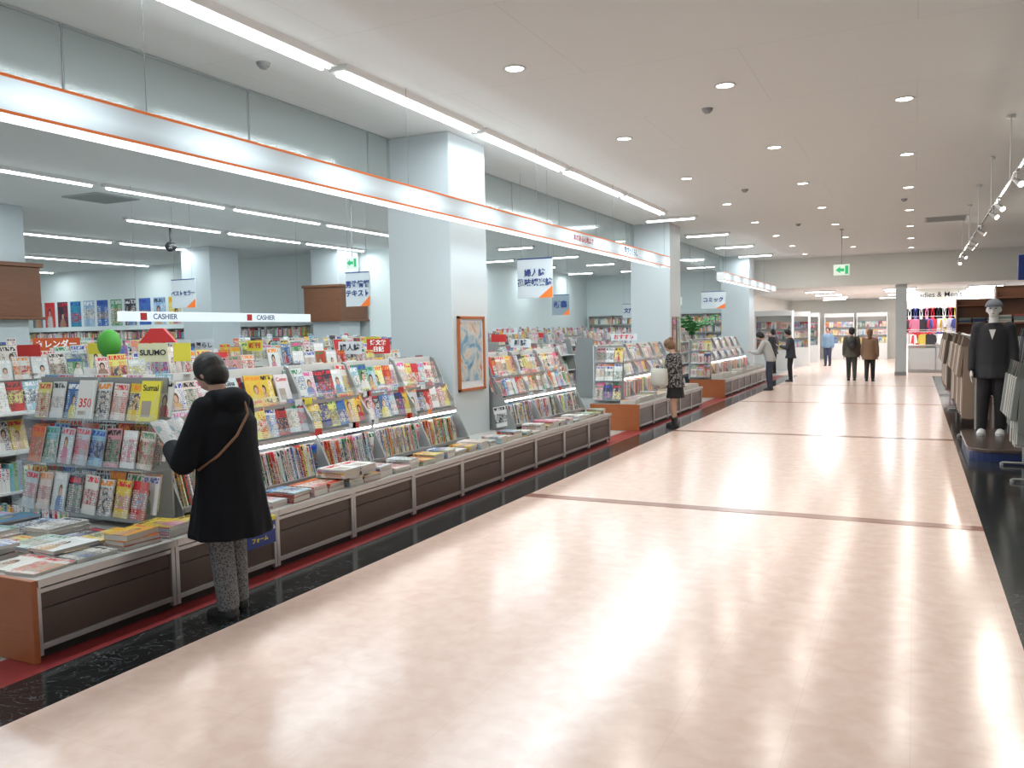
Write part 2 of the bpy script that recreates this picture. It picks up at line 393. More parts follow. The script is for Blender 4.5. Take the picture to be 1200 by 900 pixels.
def fascia(y0,y1,label):
    e=thing('lighted_fascia',label,'hanging light box',(-4.25,y0,2.865)); L=y1-y0
    m=mat('fascia_panel',(.45,.52,.56),.4,emit=(.72,.90,1),es=1.0); N=NT(m); o=N.obj(); sp=N.n('ShaderNodeSeparateXYZ'); N.l(o,sp.inputs[0])
    sn=N.math('SINE',N.math('MULTIPLY',sp.outputs[1],2*pi/1.27))
    wv=N.math('ADD',.50,N.math('MULTIPLY',.26,sn))
    dz=N.math('ABSOLUTE',N.math('SUBTRACT',sp.outputs[2],.085))
    gz=N.math('MULTIPLY_ADD',dz,-6.0,1.4)
    N.l(N.math('MULTIPLY',wv,gz),N.b.inputs['Emission Strength'])
    b=MB(); b.box(-.012,0,0,L,.012,.185); b.build('front_panel',m,e)
    b=MB(); b.box(-.012,.008,0,L,.185,.2); b.build('orange_edge',M_orange,e)
    b=MB(); b.box(-.012,.008,0,L,0,.012); b.build('orange_edge',M_orange,e)
    b=MB(); b.box(-.2,-.19,0,L,0,.2); b.box(-.2,0,-.012,0,0,.2); b.box(-.2,0,L,L+.012,0,.2); b.build('casing',M_white,e)
    yy=.08
    while yy<L-1.2:
        b=MB(); b.cap((-.1,yy,.05),(-.1,yy+1.17,.05),.018,n=8); b.build('tube',M_tube,e,smooth=True)
        yy+=1.27
    lamp('lamp',e,(-.1,L/2,.02),.14,L-.1,L*3.2,CW)
    yy=.6
    while yy<L:
        b=MB(); b.cyl((-.1,yy,.2),(-.1,yy,1.13),.0025,n=6); b.build('suspension_wire',M_wire,e); yy+=3.0
    return e
def text(s,size,m,parent,loc,rot=(pi/2,0,0),ext=.001,name='lettering',sx=1,bold=.012):
    cu=bpy.data.curves.new('t','FONT'); cu.body=s; cu.size=size; cu.align_x='CENTER'; cu.align_y='CENTER'; cu.extrude=ext; cu.offset=size*bold
    o=bpy.data.objects.new('t',cu); COL.objects.link(o); bpy.context.view_layer.update()
    dg=bpy.context.evaluated_depsgraph_get(); me=bpy.data.meshes.new_from_object(o.evaluated_get(dg)); bpy.data.objects.remove(o)
    me.materials.clear(); me.materials.append(m)
    t=bpy.data.objects.new(name,me); COL.objects.link(t); t.parent=parent; t.location=loc; t.rotation_euler=rot; t.scale=(sx,1,1); return t
RX=(pi/2,0,pi/2)
fa=fascia(.2,15.84,'long hanging white light box with orange edges above magazine counters')
text('本のある心地よさ',.10,M_txtr,fa,(.004,11.0,.1),RX); text('学びとくらし',.12,M_txtb,fa,(.004,13.2,.1),RX)
fascia(21,29.5,'hanging white light box above farther counters')

# ------------------------------------------------------------ magazines / books
def mag_mesh(w,h,t):
    b=MB(); c=.0012
    b.box(-w/2,w/2,-t,-t+c,0,h,[0,1,0,0,0,0]); b.box(-w/2,w/2,-c,0,0,h,0); b.box(-w/2,-w/2+c,-t,0,0,h,0)
    b.box(-w/2+c,w/2-.003,-t+c,-c,.002,h-.002,1)
    return b
MT=(.012,.015,.009)
MAGS=[mag_mesh(.21,.285,.012).build('magazine',[M_cover,M_page]),mag_mesh(.175,.25,.015).build('magazine',[M_cover,M_page]),mag_mesh(.225,.295,.009).build('magazine',[M_cover,M_page])]
_used=[False]*3
def magazine(loc,rot,label,group,k=None,th=1,cat='magazine'):
    k=random.randrange(3) if k is None else k
    if not _used[k]: o=MAGS[k]; _used[k]=True
    else: o=MAGS[k].copy(); COL.objects.link(o)
    o.location=loc; o.rotation_euler=rot; o.scale=(1,th,1)
    return tag(o,label,cat,group)
def book_mesh(t,h,d):
    b=MB(); c=.0015
    b.box(-t/2,t/2,0,c,0,h,0); b.box(-t/2,-t/2+c,0,d,0,h,2); b.box(t/2-c,t/2,0,d,0,h,2); b.box(-t/2+c,t/2-c,c,d-.003,.002,h-.002,1)
    return b
BOOKS=[book_mesh(t,h,.19).build('book',[M_spine,M_page,M_cover]) for t,h in ((.016,.26),(.022,.27),(.012,.25))]
_bu=[False]*3
def book(loc,rot,label,group):
    k=random.randrange(3)
    if not _bu[k]: o=BOOKS[k]; _bu[k]=True
    else: o=BOOKS[k].copy(); COL.objects.link(o)
    o.location=loc; o.rotation_euler=rot; return tag(o,label,'book',group)
SM=MB(); SB=MB()
def s_mag(c,rotz,tilt,w=.18,h=.25,t=.01):
    R=Euler((tilt,0,rotz)).to_matrix(); c=Vector(c)+R@Vector((0,0,h/2))
    SM.obox(c,(w,t,h),[0,1,1,1,1,1],R,random.random()+.001)
def s_book(c,rotz,w,h,d=.14):
    R=Euler((0,0,rotz)).to_matrix(); c=Vector(c)+R@Vector((0,d/2,h/2))
    SB.obox(c,(w,d,h),[0,1,0,0,1,1],R,random.random()+.001)

# ------------------------------------------------------------ counters
FX=-4.1
def counter(label,L=.91,depth=.95,end=False):
    e=thing('display_counter',label,'display counter',group='low magazine counters')
    b=MB(); b.box(-depth,-.035,.004,L-.004,.06,.405); b.build('body',M_grey,e)
    b=MB(); b.box(-depth+.05,-.06,.004,L-.004,0,.06); b.build('kick_board',M_dark,e)
    b=MB(); b.box(-.035,-.02,.03,L-.03,.09,.27); b.box(-.035,-.022,.03,L-.03,.275,.36); b.build('front_panel',M_brownp,e,bevel=.003)
    b=MB(); b.box(-.035,-.005,.002,.03,.03,.40); b.box(-.035,-.005,L-.03,L-.002,.03,.40); b.box(-.035,-.008,.03,L-.03,.06,.09); b.box(-.035,-.008,.03,L-.03,.36,.385); b.build('metal_frame',M_silver,e,bevel=.002)
    b=MB(); b.box(-depth,.012,.002,L-.002,.405,.437); b.build('counter_top',M_top,e,bevel=.004)
    b=MB(); b.box(.012,.018,.002,L-.002,.40,.442); b.build('edge_rail',M_silver,e)
    if end:
        b=MB(); b.box(-depth,.01,-.03,.002,0,.44); b.build('end_panel',M_wood,e,bevel=.004)
    return e
C1=counter('low brown-panelled counter with orange wood end panel and magazine piles',.91,1.8,True); C1.location=(FX,2.74,0)
C2=counter('low brown-panelled metal counter topped with magazine piles'); C2.location=(FX,3.65,0)
for i in range(2,10): dup(C2,(FX,2.74+.91*i,0))
C3=counter('low counter with orange wood end panel beside the aisle',.91,.85,True); C3.location=(FX,13.27,0)
for i in range(1,5): dup(C2,(FX,13.27+.91*i,0))
C4=dup(C3,(FX,20.2,0))
for i in range(1,7): dup(C2,(FX,20.2+.91*i,0))

# ------------------------------------------------------------ racks
def rack(label,L=.82):
    e=thing('magazine_rack',label,'magazine rack',group='tiered magazine racks')
    b=MB(); b.box(-.925,-.91,0,L,.44,1.42); b.build('back_panel',M_white,e)
    prof=[(-.42,.44),(-.42,.50),(-.60,.86),(-.62,.95),(-.74,1.12),(-.76,1.2),(-.86,1.40),(-.91,1.42),(-.91,.44)]
    b=MB(); b.prism(prof,0,.012,'Y'); b.build('side_panel',M_grey,e)
    b=MB(); b.prism(prof,L-.012,L,'Y'); b.build('side_panel',M_grey,e)
    for x0,x1,z in ((-.9,-.42,.50),(-.9,-.57,.835),(-.9,-.715,1.095)):
        b=MB(); b.box(x0,x1,.012,L-.012,z-.018,z); b.box(x1-.006,x1+.004,.012,L-.012,z-.022,z+.012); b.build('shelf',M_silver,e)
    for x,z in ((-.575,.847),(-.72,1.107)):
        b=MB(); b.obox((x+.006,L/2,z+.04),(.004,L-.03,.07),0,Euler((0,radians(-8),0)).to_matrix()); b.build('acrylic_lip',M_acr,e)
    b=MB(); b.cap((-.575,.04,.803),(-.575,L-.04,.803),.013,n=8); b.build('shelf_light',M_stl,e,smooth=True)
    return e
RK=rack('tiered grey metal magazine rack with lit shelf'); RK.location=(FX,4.1,0)
racks=[4.1+.82*i for i in range(5)]+[9.42+.82*i for i in range(3)]
far_racks=[13.62+.82*i for i in range(5)]+[20.4+.82*i for i in range(7)]
for y in racks[1:]+far_racks: dup(RK,(FX,y,0))
tl=radians(-17)
skip=[(1.11,4.22),(1.11,5.05),(1.11,5.6)]
for y in racks:
    near=y<9
    n=6
    for z,x in ((.85,-.66),(1.11,-.805)):
        for k in range(n):
            yy=y+.82*(k+.5)/n
            if not any(abs(z-a)<.01 and abs(yy-c)<.09 for a,c in skip):
                magazine((FX+x+U(-.003,.003),yy,z+U(0,.015)),(tl,U(-.05,.05),pi/2+radians(-7)),'magazine standing face out on tiered rack','face-out magazines on tiered racks',1 if not near else random.choice((1,1,1,0)),U(.4,.8))
            for q in (1,2):
                s_mag((FX+x-.030-.020*q,yy+U(-.06,.06),z+.02+.026*q),pi/2,tl,.16,U(.23,.27),.006)
    yy=y+.03
    while yy<y+.72:
        book((FX-.49+U(-.008,.008),yy,.502),(radians(-10),U(-.06,.03),pi/2+radians(26)),'slim book leaning with its spine outward on lit shelf','leaning books on the lower lit shelf')
        yy+=U(.026,.036)
for y in far_racks:
    for z,x in ((.85,-.66),(1.11,-.805)):
        for k in range(5):
            s_mag((FX+x,y+.82*(k+.5)/5,z),pi/2,tl,.16,.25); s_mag((FX+x-.03,y+.82*(k+.5)/5+U(-.05,.05),z+.035),pi/2,tl,.16,.25,.006)
    for k in range(18): s_book((FX-.5,y+.04+k*.042,.505),pi/2,.034,U(.24,.28),.18)
lab='glossy magazine lying in a pile on the counter'; grp='magazine piles on low counters'
for i in range(1,10):
    y0=2.74+.91*i
    for k in range(4):
        yy=y0+.115+.225*k; h=.438; kk=random.choice((0,0,1)); a=U(-.12,.12); dx=U(-.025,.015)
        tall=random.choice((1,1.4,2,3,4))
        for j in range(random.choice((2,3,3))):
            th=U(.8,1.5)*tall if j==0 else U(.8,2)
            t=MT[kk]*th
            magazine((FX-.05+dx+U(-.008,.008),yy+U(-.006,.006),h),(-pi/2,0,pi/2+a+U(-.05,.05)),lab,grp,kk,th); h+=t
for i in range(7):
    for j in range(3):
        xx=-4.26-.235*i; yy=2.76+.29*j
        h=.438; kk=random.randrange(3)
        for q in range(random.choice((1,2,3))):
            th=U(.8,3); t=MT[kk]*th
            magazine((xx+U(-.012,.012),yy+U(-.005,.01),h),(-pi/2,0,U(-.12,.12)),lab,grp,kk,th); h+=t
for y0,nn in ((13.27,5),(20.2,7)):
    for i in range(nn*4):
        for j in range(random.choice((3,4,6))): 
            R=Euler((-pi/2,0,pi/2+U(-.05,.05))).to_matrix(); SM.obox((FX-.2,y0+.115+.2275*i,.45+.022*j),(.18,.02,.26),[0,1,1,1,1,1],R,random.random()+.001)
for y,x,z in [(4.1+U(.1,7.8),(FX-.56,FX-.70)[i%2],(.85,1.11)[i%2]) for i in range(22)]:
    if 8.1<y<9.5: continue
    e=thing('price_card','small plain coloured card clipped to shelf edge','price card',(x+.016,y,z-.03),group='small cards on the shelf edges')
    w=U(.05,.1); b=MB(); b.box(0,.002,-w/2,w/2,0,.055); b.build('card',random.choice((M_red,M_yellow,M_board,M_board,M_orange)),e)
    b=MB(); b.box(-.004,.002,-.008,.008,-.006,.01); b.build('clip',M_silver,e)
def endrack(x,y,w0,w1,label):
    e=thing('acrylic_display_rack',label,'magazine rack',(x,y,0))
    b=MB(); b.box(w0,w1,.26,.275,.44,1.42); b.build('back_panel',M_grey,e)
    for z,yy in ((.50,.0),(.82,.07),(1.13,.14)):
        b=MB(); b.box(w0,w1,yy,.26,z-.01,z); b.build('shelf',M_acr,e)
        b=MB(); b.box(w0,w1,yy-.005,yy,z-.01,z+.05); b.build('acrylic_lip',M_acr,e)
    for xx in (w0,(w0+w1)/2,w1):
        b=MB(); b.prism([(-.01,.438),(-.01,.62),(.06,.95),(.13,1.25),(.26,1.45),(.26,.438)],xx-.003,xx+.003,'X'); b.build('acrylic_divider',M_acr,e)
endrack(-5.1,3.72,-.66,.62,'clear acrylic tiered rack holding face-out magazines at counter end')
for z,y in ((.50,.0),(.82,.07),(1.13,.14)):
    for k in range(8):
        if z>1 and k in (3,7): continue
        m=magazine((-5.1-.565+.158*k,3.72+y+.04,z+.002),(radians(-12),U(-.03,.03),radians(-8)),'magazine standing face out in clear acrylic rack','magazines in the acrylic rack',1,.7)
        m.scale=(.95,.6,U(.98,1.06))
    for q in range(2):
        for k in range(8): s_mag((-5.1-.57+.163*k+U(-.03,.03),3.72+y+.09+.02*q,z+.03+.02*q),0,radians(-12),.16,U(.23,.27),.006)
endrack(-4.78,13.32,-.15,.32,'clear acrylic tiered rack at aisle end of display island')
endrack(-4.78,20.1,-.15,.32,'clear acrylic tiered rack at aisle end of display island')
for yb in (13.32,20.1):
    for z,y in ((.50,.0),(.82,.07),(1.13,.14)):
        for k in range(3): s_mag((-4.78-.06+.16*k,yb+y+.04,z+.002),0,radians(-12),.15,.25); s_mag((-4.78-.04+.14*k,yb+y+.08,z+.03),0,radians(-12),.15,.26)
def titled(s,col,loc,rot,bgc,label,size,group,w=.21,h=.28,tm=None,zf=.82,t=.012):
    mm=mat('printed_cover',bgc,.35); bb=mag_mesh(w,h,t); o=bb.build('magazine',[mm,M_page],None,loc,rot); tag(o,label,'magazine',group)
    text(s,size,col,o,(0,-t-.0012,h*zf))
    b=MB()
    b.box(-w*.38,w*.1,-t-.0016,-t-.0006,h*.1,h*(.5 if zf>.6 else .2)); b.build('cover_picture',tm or mat('pic',(.35,.3,.25),.4),o)
    return o
fo='face-out magazines on tiered racks'
titled('CHANTAL',M_txtb,(FX-.785,4.2,1.11),(tl,0,pi/2),(.65,.65,.63),'white magazine with blue title standing on rack',.044,fo,.18,.26)
titled('Sumai',M_txtk,(-4.555,3.88,1.135),(radians(-12),0,.05),(.75,.66,.06),'bright yellow home magazine in acrylic rack',.058,'magazines in the acrylic rack',.17,.27)
titled('350',M_txtr,(-5.18,3.88,1.135),(radians(-12),0,0),(.65,.64,.61),'white catalogue with large red number in acrylic rack',.085,'magazines in the acrylic rack',.17,.27,zf=.4)
titled('Como',M_txtr,(FX-.785,5.6,1.11),(tl,0,pi/2),(.66,.62,.64),'pale magazine with red title standing on rack',.05,fo,.16,.25)
titled('Gina',M_txtk,(FX-.785,5.0,1.11),(tl,0,pi/2),(.5,.6,.63),'pale blue magazine with black title on rack',.055,fo,.16,.25)
titled('LIFE',M_txtr,(FX-.03,5.5,.58),(-pi/2,0,pi/2),(.7,.7,.68),'white booklet with red title on counter pile',.09,grp,zf=.75)
titled('LIFE',M_txtr,(FX-.03,5.73,.58),(-pi/2,0,pi/2),(.7,.7,.68),'white booklet with red title on counter pile',.09,grp,zf=.75)
for y in (5.5,5.73):
    for j in range(4): magazine((FX-.03,y,.52+.0145*j),(-pi/2,0,pi/2+U(-.04,.04)),lab,grp,0,1.2)

# ------------------------------------------------------------ gondolas in the shop
def gondola(x,y0,y1,h,label,two=True,m=None):
    m=m or M_white; L=y1-y0
    e=thing('bookshelf',label,'bookshelf',(x,y0,0),group='free-standing bookshelves')
    b=MB(); b.box(-.02,.02,0,L,.0,h); b.build('centre_panel',m,e)
    b=MB(); b.box(-.34,.34,0,L,0,.12); b.build('base',M_dark,e)
    zs=[.14+ (h-.14)*k/4 for k in range(4)]
    for z in zs:
        b=MB(); b.box(-.32,.32,0,L,z-.02,z); b.build('shelf',m,e)
    for yy in (0,L):
        b=MB(); b.prism([(-.34,0),(.34,0),(.34,h*.6),(.2,h),(-.2,h),(-.34,h*.6)],yy-.015,yy+.015,'Y'); b.build('end_panel',M_grey,e,bevel=.005)
    for z in zs:
        for sgn in ((1,-1) if two else (1,)):
            yy=y0+.04
            if random.random()<.55 or z>h*.5:
                while yy<y1-.15:
                    s_mag((x+sgn*.16,yy+.07,z),sgn*pi/2,radians(-14),.155,min(.25,h/4-.03)); yy+=.145
            else:
                while yy<y1-.05:
                    w=U(.015,.035); s_book((x+sgn*.3,yy+w/2,z),sgn*pi/2,w,U(.18,.26),.18); yy+=w+.002
    yy=y0+.05
    while yy<y1-.2:
        for q in range(2):
            if random.random()<.8: s_mag((x+.12-.15*q,yy+.08,h-.06+.05*q),pi/2,radians(-10),.15,U(.16,.25))
        yy+=.165
gl='free-standing white bookshelf crowded with books and magazines'
for x,y0,y1,h in ((-5.35,4.1,8.1,1.40),(-6.9,3.9,8.0,1.42),(-6.9,9.0,12.8,1.42),(-8.5,3.4,8.0,1.45),(-8.4,9.4,13.6,1.45),(-7.2,13.8,17.5,1.5),(-9.4,14.5,18,1.5),(-12.6,7,11,1.5),(-12.2,12.5,17,1.5),(-11.2,3.8,7,1.45),(-13.6,4.5,7.6,1.5),(-16.2,8,13,1.5),(-7.4,19.5,24,1.5),(-9.8,20,26,1.6),(-7.4,25,30,1.6),(-18.5,9,14,1.5)):
    gondola(x,y0,y1,h,gl)
for x in (-6.9,-8.5):
    for k in range(3):
        for j in range(4): s_mag((x-.24+.16*k,3.8 if x>-7 else 3.3,.3+.28*j),0,radians(-8),.155,.25)
def wallshelf(x0,x1,y,h,label):
    e=thing('wall_bookshelf',label,'bookshelf',((x0+x1)/2,y,0)); w=(x1-x0)/2
    b=MB(); b.box(-w,w,-.02,0,0,h); b.build('back_panel',M_white,e)
    nz=6
    for k in range(nz+1):
        b=MB(); b.box(-w,w,-.3,-.02,h*k/nz-.02 if k else 0,h*k/nz if k else .02); b.build('shelf',M_white,e)
    for k in range(int((x1-x0)//1.0)+1):
        b=MB(); b.box(-w+k,-w+k+.02,-.3,0,0,h); b.build('upright',M_white,e)
    for k in range(nz):
        xx=x0+.04
        while xx<x1-.1:
            ww=U(.03,.07)
            s_book((xx+ww/2,y-.27,h*k/nz+.02),0,ww,U(.18,.26),.2); xx+=ww+.004
wallshelf(-30,-15.5,18.98,2.0,'tall white wall bookshelf full of books under posters')
wallshelf(-12.6,-6.2,33.95,2.3,'tall white wall bookshelf full of books')
for i in range(11):
    x=-27.5+.66*i
    e=thing('poster','colourful printed poster on white bookshop wall','poster',(x,18.997,2.14),group='posters on the bookshop wall')
    b=MB(); b.box(-.26,.26,-.006,-.003,0,.85,0); b.build('sheet',M_poster,e)
    b=MB(); b.box(-.27,.27,-.003,.002,-.01,.86); b.build('backing',M_board,e)
e=thing('framed_poster','orange wooden framed poster hung on the white pillar','framed poster',(-4.85,8.88,.98))
b=MB()
for y0,y1,z0,z1 in ((-.33,.33,0,.035),(-.33,.33,.865,.9),(-.33,-.295,0,.9),(.295,.33,0,.9)): b.box(0,.03,y0,y1,z0,z1)
b.build('frame',M_wood,e,bevel=.004)
pm=mat('poster_art',(.5,.5,.5),.35); N=NT(pm); c=N.ramp(N.noise(N.obj(),4.5,5,1.2),[(.04,.08,.18),(.15,.32,.45),(.55,.53,.48),(.5,.2,.08),(.35,.09,.05)],False,[.2,.42,.55,.68,.8]); N.l(c,N.b.inputs['Base Color'])
b=MB(); b.box(.002,.012,-.295,.295,.035,.865); b.build('mount',M_board,e)
b=MB(); b.box(.012,.015,-.26,.26,.12,.83); b.build('picture',pm,e)
for i,y in enumerate((18.35,18.7)):
    e=thing('framed_poster','small framed notice on white pillar side','framed poster',(-4.85,y,1.15)); b=MB(); b.box(0,.015,-.14,.14,0,.8); b.build('frame',M_woodd,e); b=MB(); b.box(.015,.018,-.11,.11,.04,.76); b.build('picture',M_poster,e)

# ------------------------------------------------------------ signs
def hsign(lines,x,y,z,w,h,size,label,col=M_txtb,bc=None,rods=True,deco=True,top=3.995):
    e=thing('hanging_sign',label,'sign',(x,y,z),group='hanging category signs' if rods else None)
    b=MB(); b.box(-w/2,w/2,0,.02,-h/2,h/2); b.build('board',bc or M_board,e,bevel=.002)
    if deco:
        b=MB(); b.prism([(w/2,-h/2),(w/2,-h/2+h*.3),(w/2-w*.4,-h/2)],-.002,-.0002,'Y'); b.build('orange_corner',M_orange,e)
        b=MB(); b.box(-w/2,w/2,-.002,-.0003,h*.5-h*.03,h/2); b.build('blue_band',M_blue,e)
    for i,s in enumerate(lines):
        text(s,size,col,e,(0,-.004,(len(lines)-1)*size*.62-i*size*1.24),bold=.03)
    if rods:
        for sx in (-w*.38,w*.38):
            b=MB(); b.cyl((sx,.01,h/2),(sx,.01,top-z),.002,n=6); b.build('suspension_wire',M_wire,e)
    return e
hsign(['男性情報','テキスト'],-7.9,10.8,2.40,.46,.54,.115,'white hanging category sign with navy lettering and orange corner')
hsign(['婦人誌','趣味娯楽誌'],-5.0,11.15,2.46,.56,.58,.112,'white hanging category sign for womens and hobby magazines')
hsign(['ベストセラー'],-11.5,10.65,2.46,.56,.5,.095,'white hanging bestseller sign')
hsign(['新書'],-7.8,18.9,2.32,.46,.5,.18,'hanging category sign with shade painted into its greyish board',bc=mat('shaded_board',(.25,.31,.35),.5))  # board colour darkened to carry the shade on this sign
hsign(['文庫'],-8.5,26.5,2.3,.44,.46,.17,'small hanging category sign')
hsign(['文芸書'],-6.6,21.5,2.3,.46,.4,.13,'small hanging category sign')
hsign(['コミック'],-5.3,24.5,2.5,.7,.5,.15,'hanging category sign near pillar')
def placard(lines,x,y,z,w,h,size,label,bc,col,base,rz=0):
    e=thing('placard',label,'placard',(x,y,base),(0,0,rz))
    zz=z-base
    b=MB(); b.box(-w/2,w/2,0,.006,zz-h/2,zz+h/2); b.build('board',bc,e)
    b=MB(); b.cyl((0,.01,0),(0,.01,zz),.005,n=6); b.box(-.05,.05,-.02,.04,0,.008); b.build('stand',M_silver,e)
    for i,s in enumerate(lines): text(s,size,col,e,(0,-.003,zz+(len(lines)-1)*size*.6-i*size*1.2),bold=.025)
    return e
M_orb=mat('orange_card',(.68,.12,.03),.5); M_pale=mat('pale_yellow_card',(.68,.67,.45),.5)
placard(['SUUMO'],-5.2,4.5,1.575,.22,.14,.056,'pale yellow standing placard with dark lettering above rack',M_pale,M_txtk,1.40,.5)
placard([],-5.03,4.62,1.575,.13,.14,.06,'plain yellow display card beside placard',M_yellow,M_txtk,1.40,.5)
e=thing('display_topper','small red roof-shaped display topper above rack','display topper',(-5.22,4.56,1.40),(0,0,.5))
b=MB(); b.prism([(-.14,.25),(-.05,.36),(.05,.36),(.14,.25)],0,.05,'Y'); b.build('roof',M_red,e,bevel=.003); b=MB(); b.cyl((0,.025,0),(0,.025,.25),.008,n=8); b.build('stand',M_silver,e)
e=thing('round_topper','plain round green display topper on a stem','display topper',(-5.5,4.36,1.40))
b=MB(); b.ell((0,0,.25),.105,.07,.11); b.build('ball',mat('leaf_green',(.07,.34,.04),.6),e,smooth=True); b=MB(); b.cyl((0,0,0),(0,0,.16),.006,n=8); b.build('stand',M_silver,e)
placard(['カレンダー'],-8.4,6.0,1.64,.5,.14,.088,'orange-red calendar placard above bookshelf',M_orb,M_txtw,1.43,.5)
placard(['シンプル'],-6.8,6.2,1.60,.26,.13,.06,'white placard with dark lettering above magazines',M_board,M_txtk,1.40,.4)
placard(['暮らし'],-6.8,6.55,1.60,.2,.14,.06,'white placard with dark lettering above magazines',M_board,M_txtk,1.40,.4)
placard(['婦人誌'],-5.2,6.95,1.55,.24,.13,.07,'small white magazine category placard on rack',M_board,M_txtk,1.40,.4)
placard(['博文館','日記'],-5.2,7.45,1.555,.25,.16,.06,'red diary placard with white lettering on rack',M_red,M_txtw,1.40,.4)
placard(['おすすめ'],-7.2,14.6,1.70,.5,.13,.1,'white and red topic placard above bookshelf',M_board,M_txtr,1.5,.1)
placard(['新刊'],-6.8,7.3,1.58,.18,.12,.07,'yellow placard above magazines',M_yellow,M_txtr,1.40,.4)
placard(['雑誌'],-4.99,10.6,1.52,.3,.12,.09,'white placard on rack beyond pillar',M_board,M_txtk,1.41,.1)
placard(['おすすめ'],-4.98,15.2,1.54,.5,.13,.1,'white and red topic placard on far rack',M_board,M_txtr,1.41,.1)
for x,y,m_ in ((-6.8,4.6,M_red),(-6.8,5.3,M_yellow),(-8.4,7.2,M_red),(-6.8,9.6,M_yellow),(-6.8,10.4,M_red),(-6.8,11.3,M_board),(-4.98,9.9,M_red),(-7.1,16,M_red)):
    placard([],x,y,1.6,U(.16,.3),.1,.06,'plain coloured topic card on a stem above magazines',m_,M_txtk,1.40 if x>-6.95 else 1.45,.4)
e=thing('counter_notice','blue notice with yellow and white lettering clipped to counter edge','notice',(FX+.03,4.36,.30),(0,0,0))
b=MB(); b.box(0,.008,-.14,.14,-.07,.09); b.build('card',M_blue,e); b=MB(); b.box(-.02,.01,-.14,.14,.09,.12); b.build('yellow_strip',M_yellow,e)
text('リフォームするなら',.03,M_txtw,e,(.010,0,.04),RX); text('フォーム',.04,M_txty,e,(.010,-.02,-.02),RX)
e=thing('cashier_sign','long glowing white cashier sign hanging over shop counter','light sign',(-10.6,8.64,1.95))
b=MB(); b.box(-.1,0,0,4.3,0,.15); b.build('light_box',mat('sign_glow',(.6,.65,.7),.5,emit=(.85,.95,1),es=.42),e,bevel=.006)
M_slate=mat('slate_letter',(.06,.09,.2),.6)
for y in (.75,3.0):
    text('CASHIER',.12,M_slate,e,(.004,y+.05,.072),RX,bold=.01); b=MB(); b.box(.001,.004,y-.42,y-.30,.02,.13); b.build('red_mark',M_red,e)
for y in (.3,4.0):
    b=MB(); b.cyl((-.05,y,.15),(-.05,y,2.04),.002,n=6); b.build('suspension_wire',M_wire,e)
e=thing('cashier_counter','wooden-fronted cashier counter with white top in bookshop','counter',(-11.4,8.6,0))
b=MB(); b.box(-.35,.35,0,4.3,0,.95); b.build('body',M_woodd,e,bevel=.01); b=MB(); b.box(-.4,.4,-.04,4.34,.95,1.0); b.build('counter_top',M_white,e,bevel=.008)
def exitsign(x,y,z,w=.36,h=.26):
    e=thing('exit_sign','hanging white and green exit direction sign with arrow','exit sign',(x,y,z)); k=h/.26
    b=MB(); b.box(-w/2,w/2,0,.06,-h/2,h/2); b.build('box',mat('exit_white',(.65,.73,.67),.5,emit=(.7,.9,.75),es=.25),e,bevel=.006)
    g=mat('exit_green',(.01,.35,.13),.5,emit=(.02,.6,.2),es=.35)
    b=MB(); b.prism([(x_*k,z_*k) for x_,z_ in ((-.13,0),(-.03,.08),(-.03,.035),(.06,.035),(.06,-.035),(-.03,-.035),(-.03,-.08))],-.004,-.001,'Y'); b.build('arrow',g,e)
    b=MB(); b.box(.08*k,.15*k,-.004,-.001,-.1*k,.1*k); b.build('figure_mark',g,e)
    b=MB(); b.cyl((0,.03,h/2),(0,.03,3.99-z),.01,n=8); b.cyl((0,.03,3.97-z),(0,.03,3.99-z),.05,n=16); b.build('rod',M_grey,e)
exitsign(-1.6,21.6,3.02); exitsign(-8.6,11.6,2.9,.22,.18); exitsign(-7.2,27.5,2.6,.4)
for x,y in ((-2.0,9.0),(-.2,17.2),(-2.6,14.5),(-5.0,5.6),(-2.4,20)):
    e=thing('smoke_detector','small round grey detector on ceiling','smoke detector',(x,y,4.0)); b=MB(); b.cyl((0,0,-.03),(0,0,0),.05,.06,n=20); b.cyl((0,0,-.05),(0,0,-.03),.028,.04,n=20); b.build('body',M_grey,e,smooth=False)
def vent(x,y,w,d,z=4.0):
    e=thing('air_vent','slatted rectangular ceiling vent','air vent',(x,y,z)); b=MB()
    for s in (-1,1): b.box(-w/2,w/2,s*d/2-.02,s*d/2+.02,-.015,0); b.box(s*w/2-.02,s*w/2+.02,-d/2,d/2,-.015,0)
    b.build('frame',M_lgrey,e); b=MB()
    for k in range(14): b.obox((0,-d/2+d*(k+.5)/14,-.01),(w-.04,.006,.03),0,Euler((.6,0,0)).to_matrix())
    b.build('slats',M_lgrey,e)
vent(.6,20.9,.8,.8); vent(-7.2,12,.8,.8); vent(-12,9.5,.8,.8)
e=thing('security_camera','black dome security camera on a rod','security camera',(-13.9,12.6,4.0)); b=MB(); b.cyl((0,0,-.35),(0,0,0),.02,n=10); b.build('rod',M_black,e); b=MB(); b.ell((0,0,-.42),.12,.12,.10); b.cyl((0,.0,-.42),(.15,-.18,-.5),.045,n=12); b.build('dome',M_black,e,smooth=True)

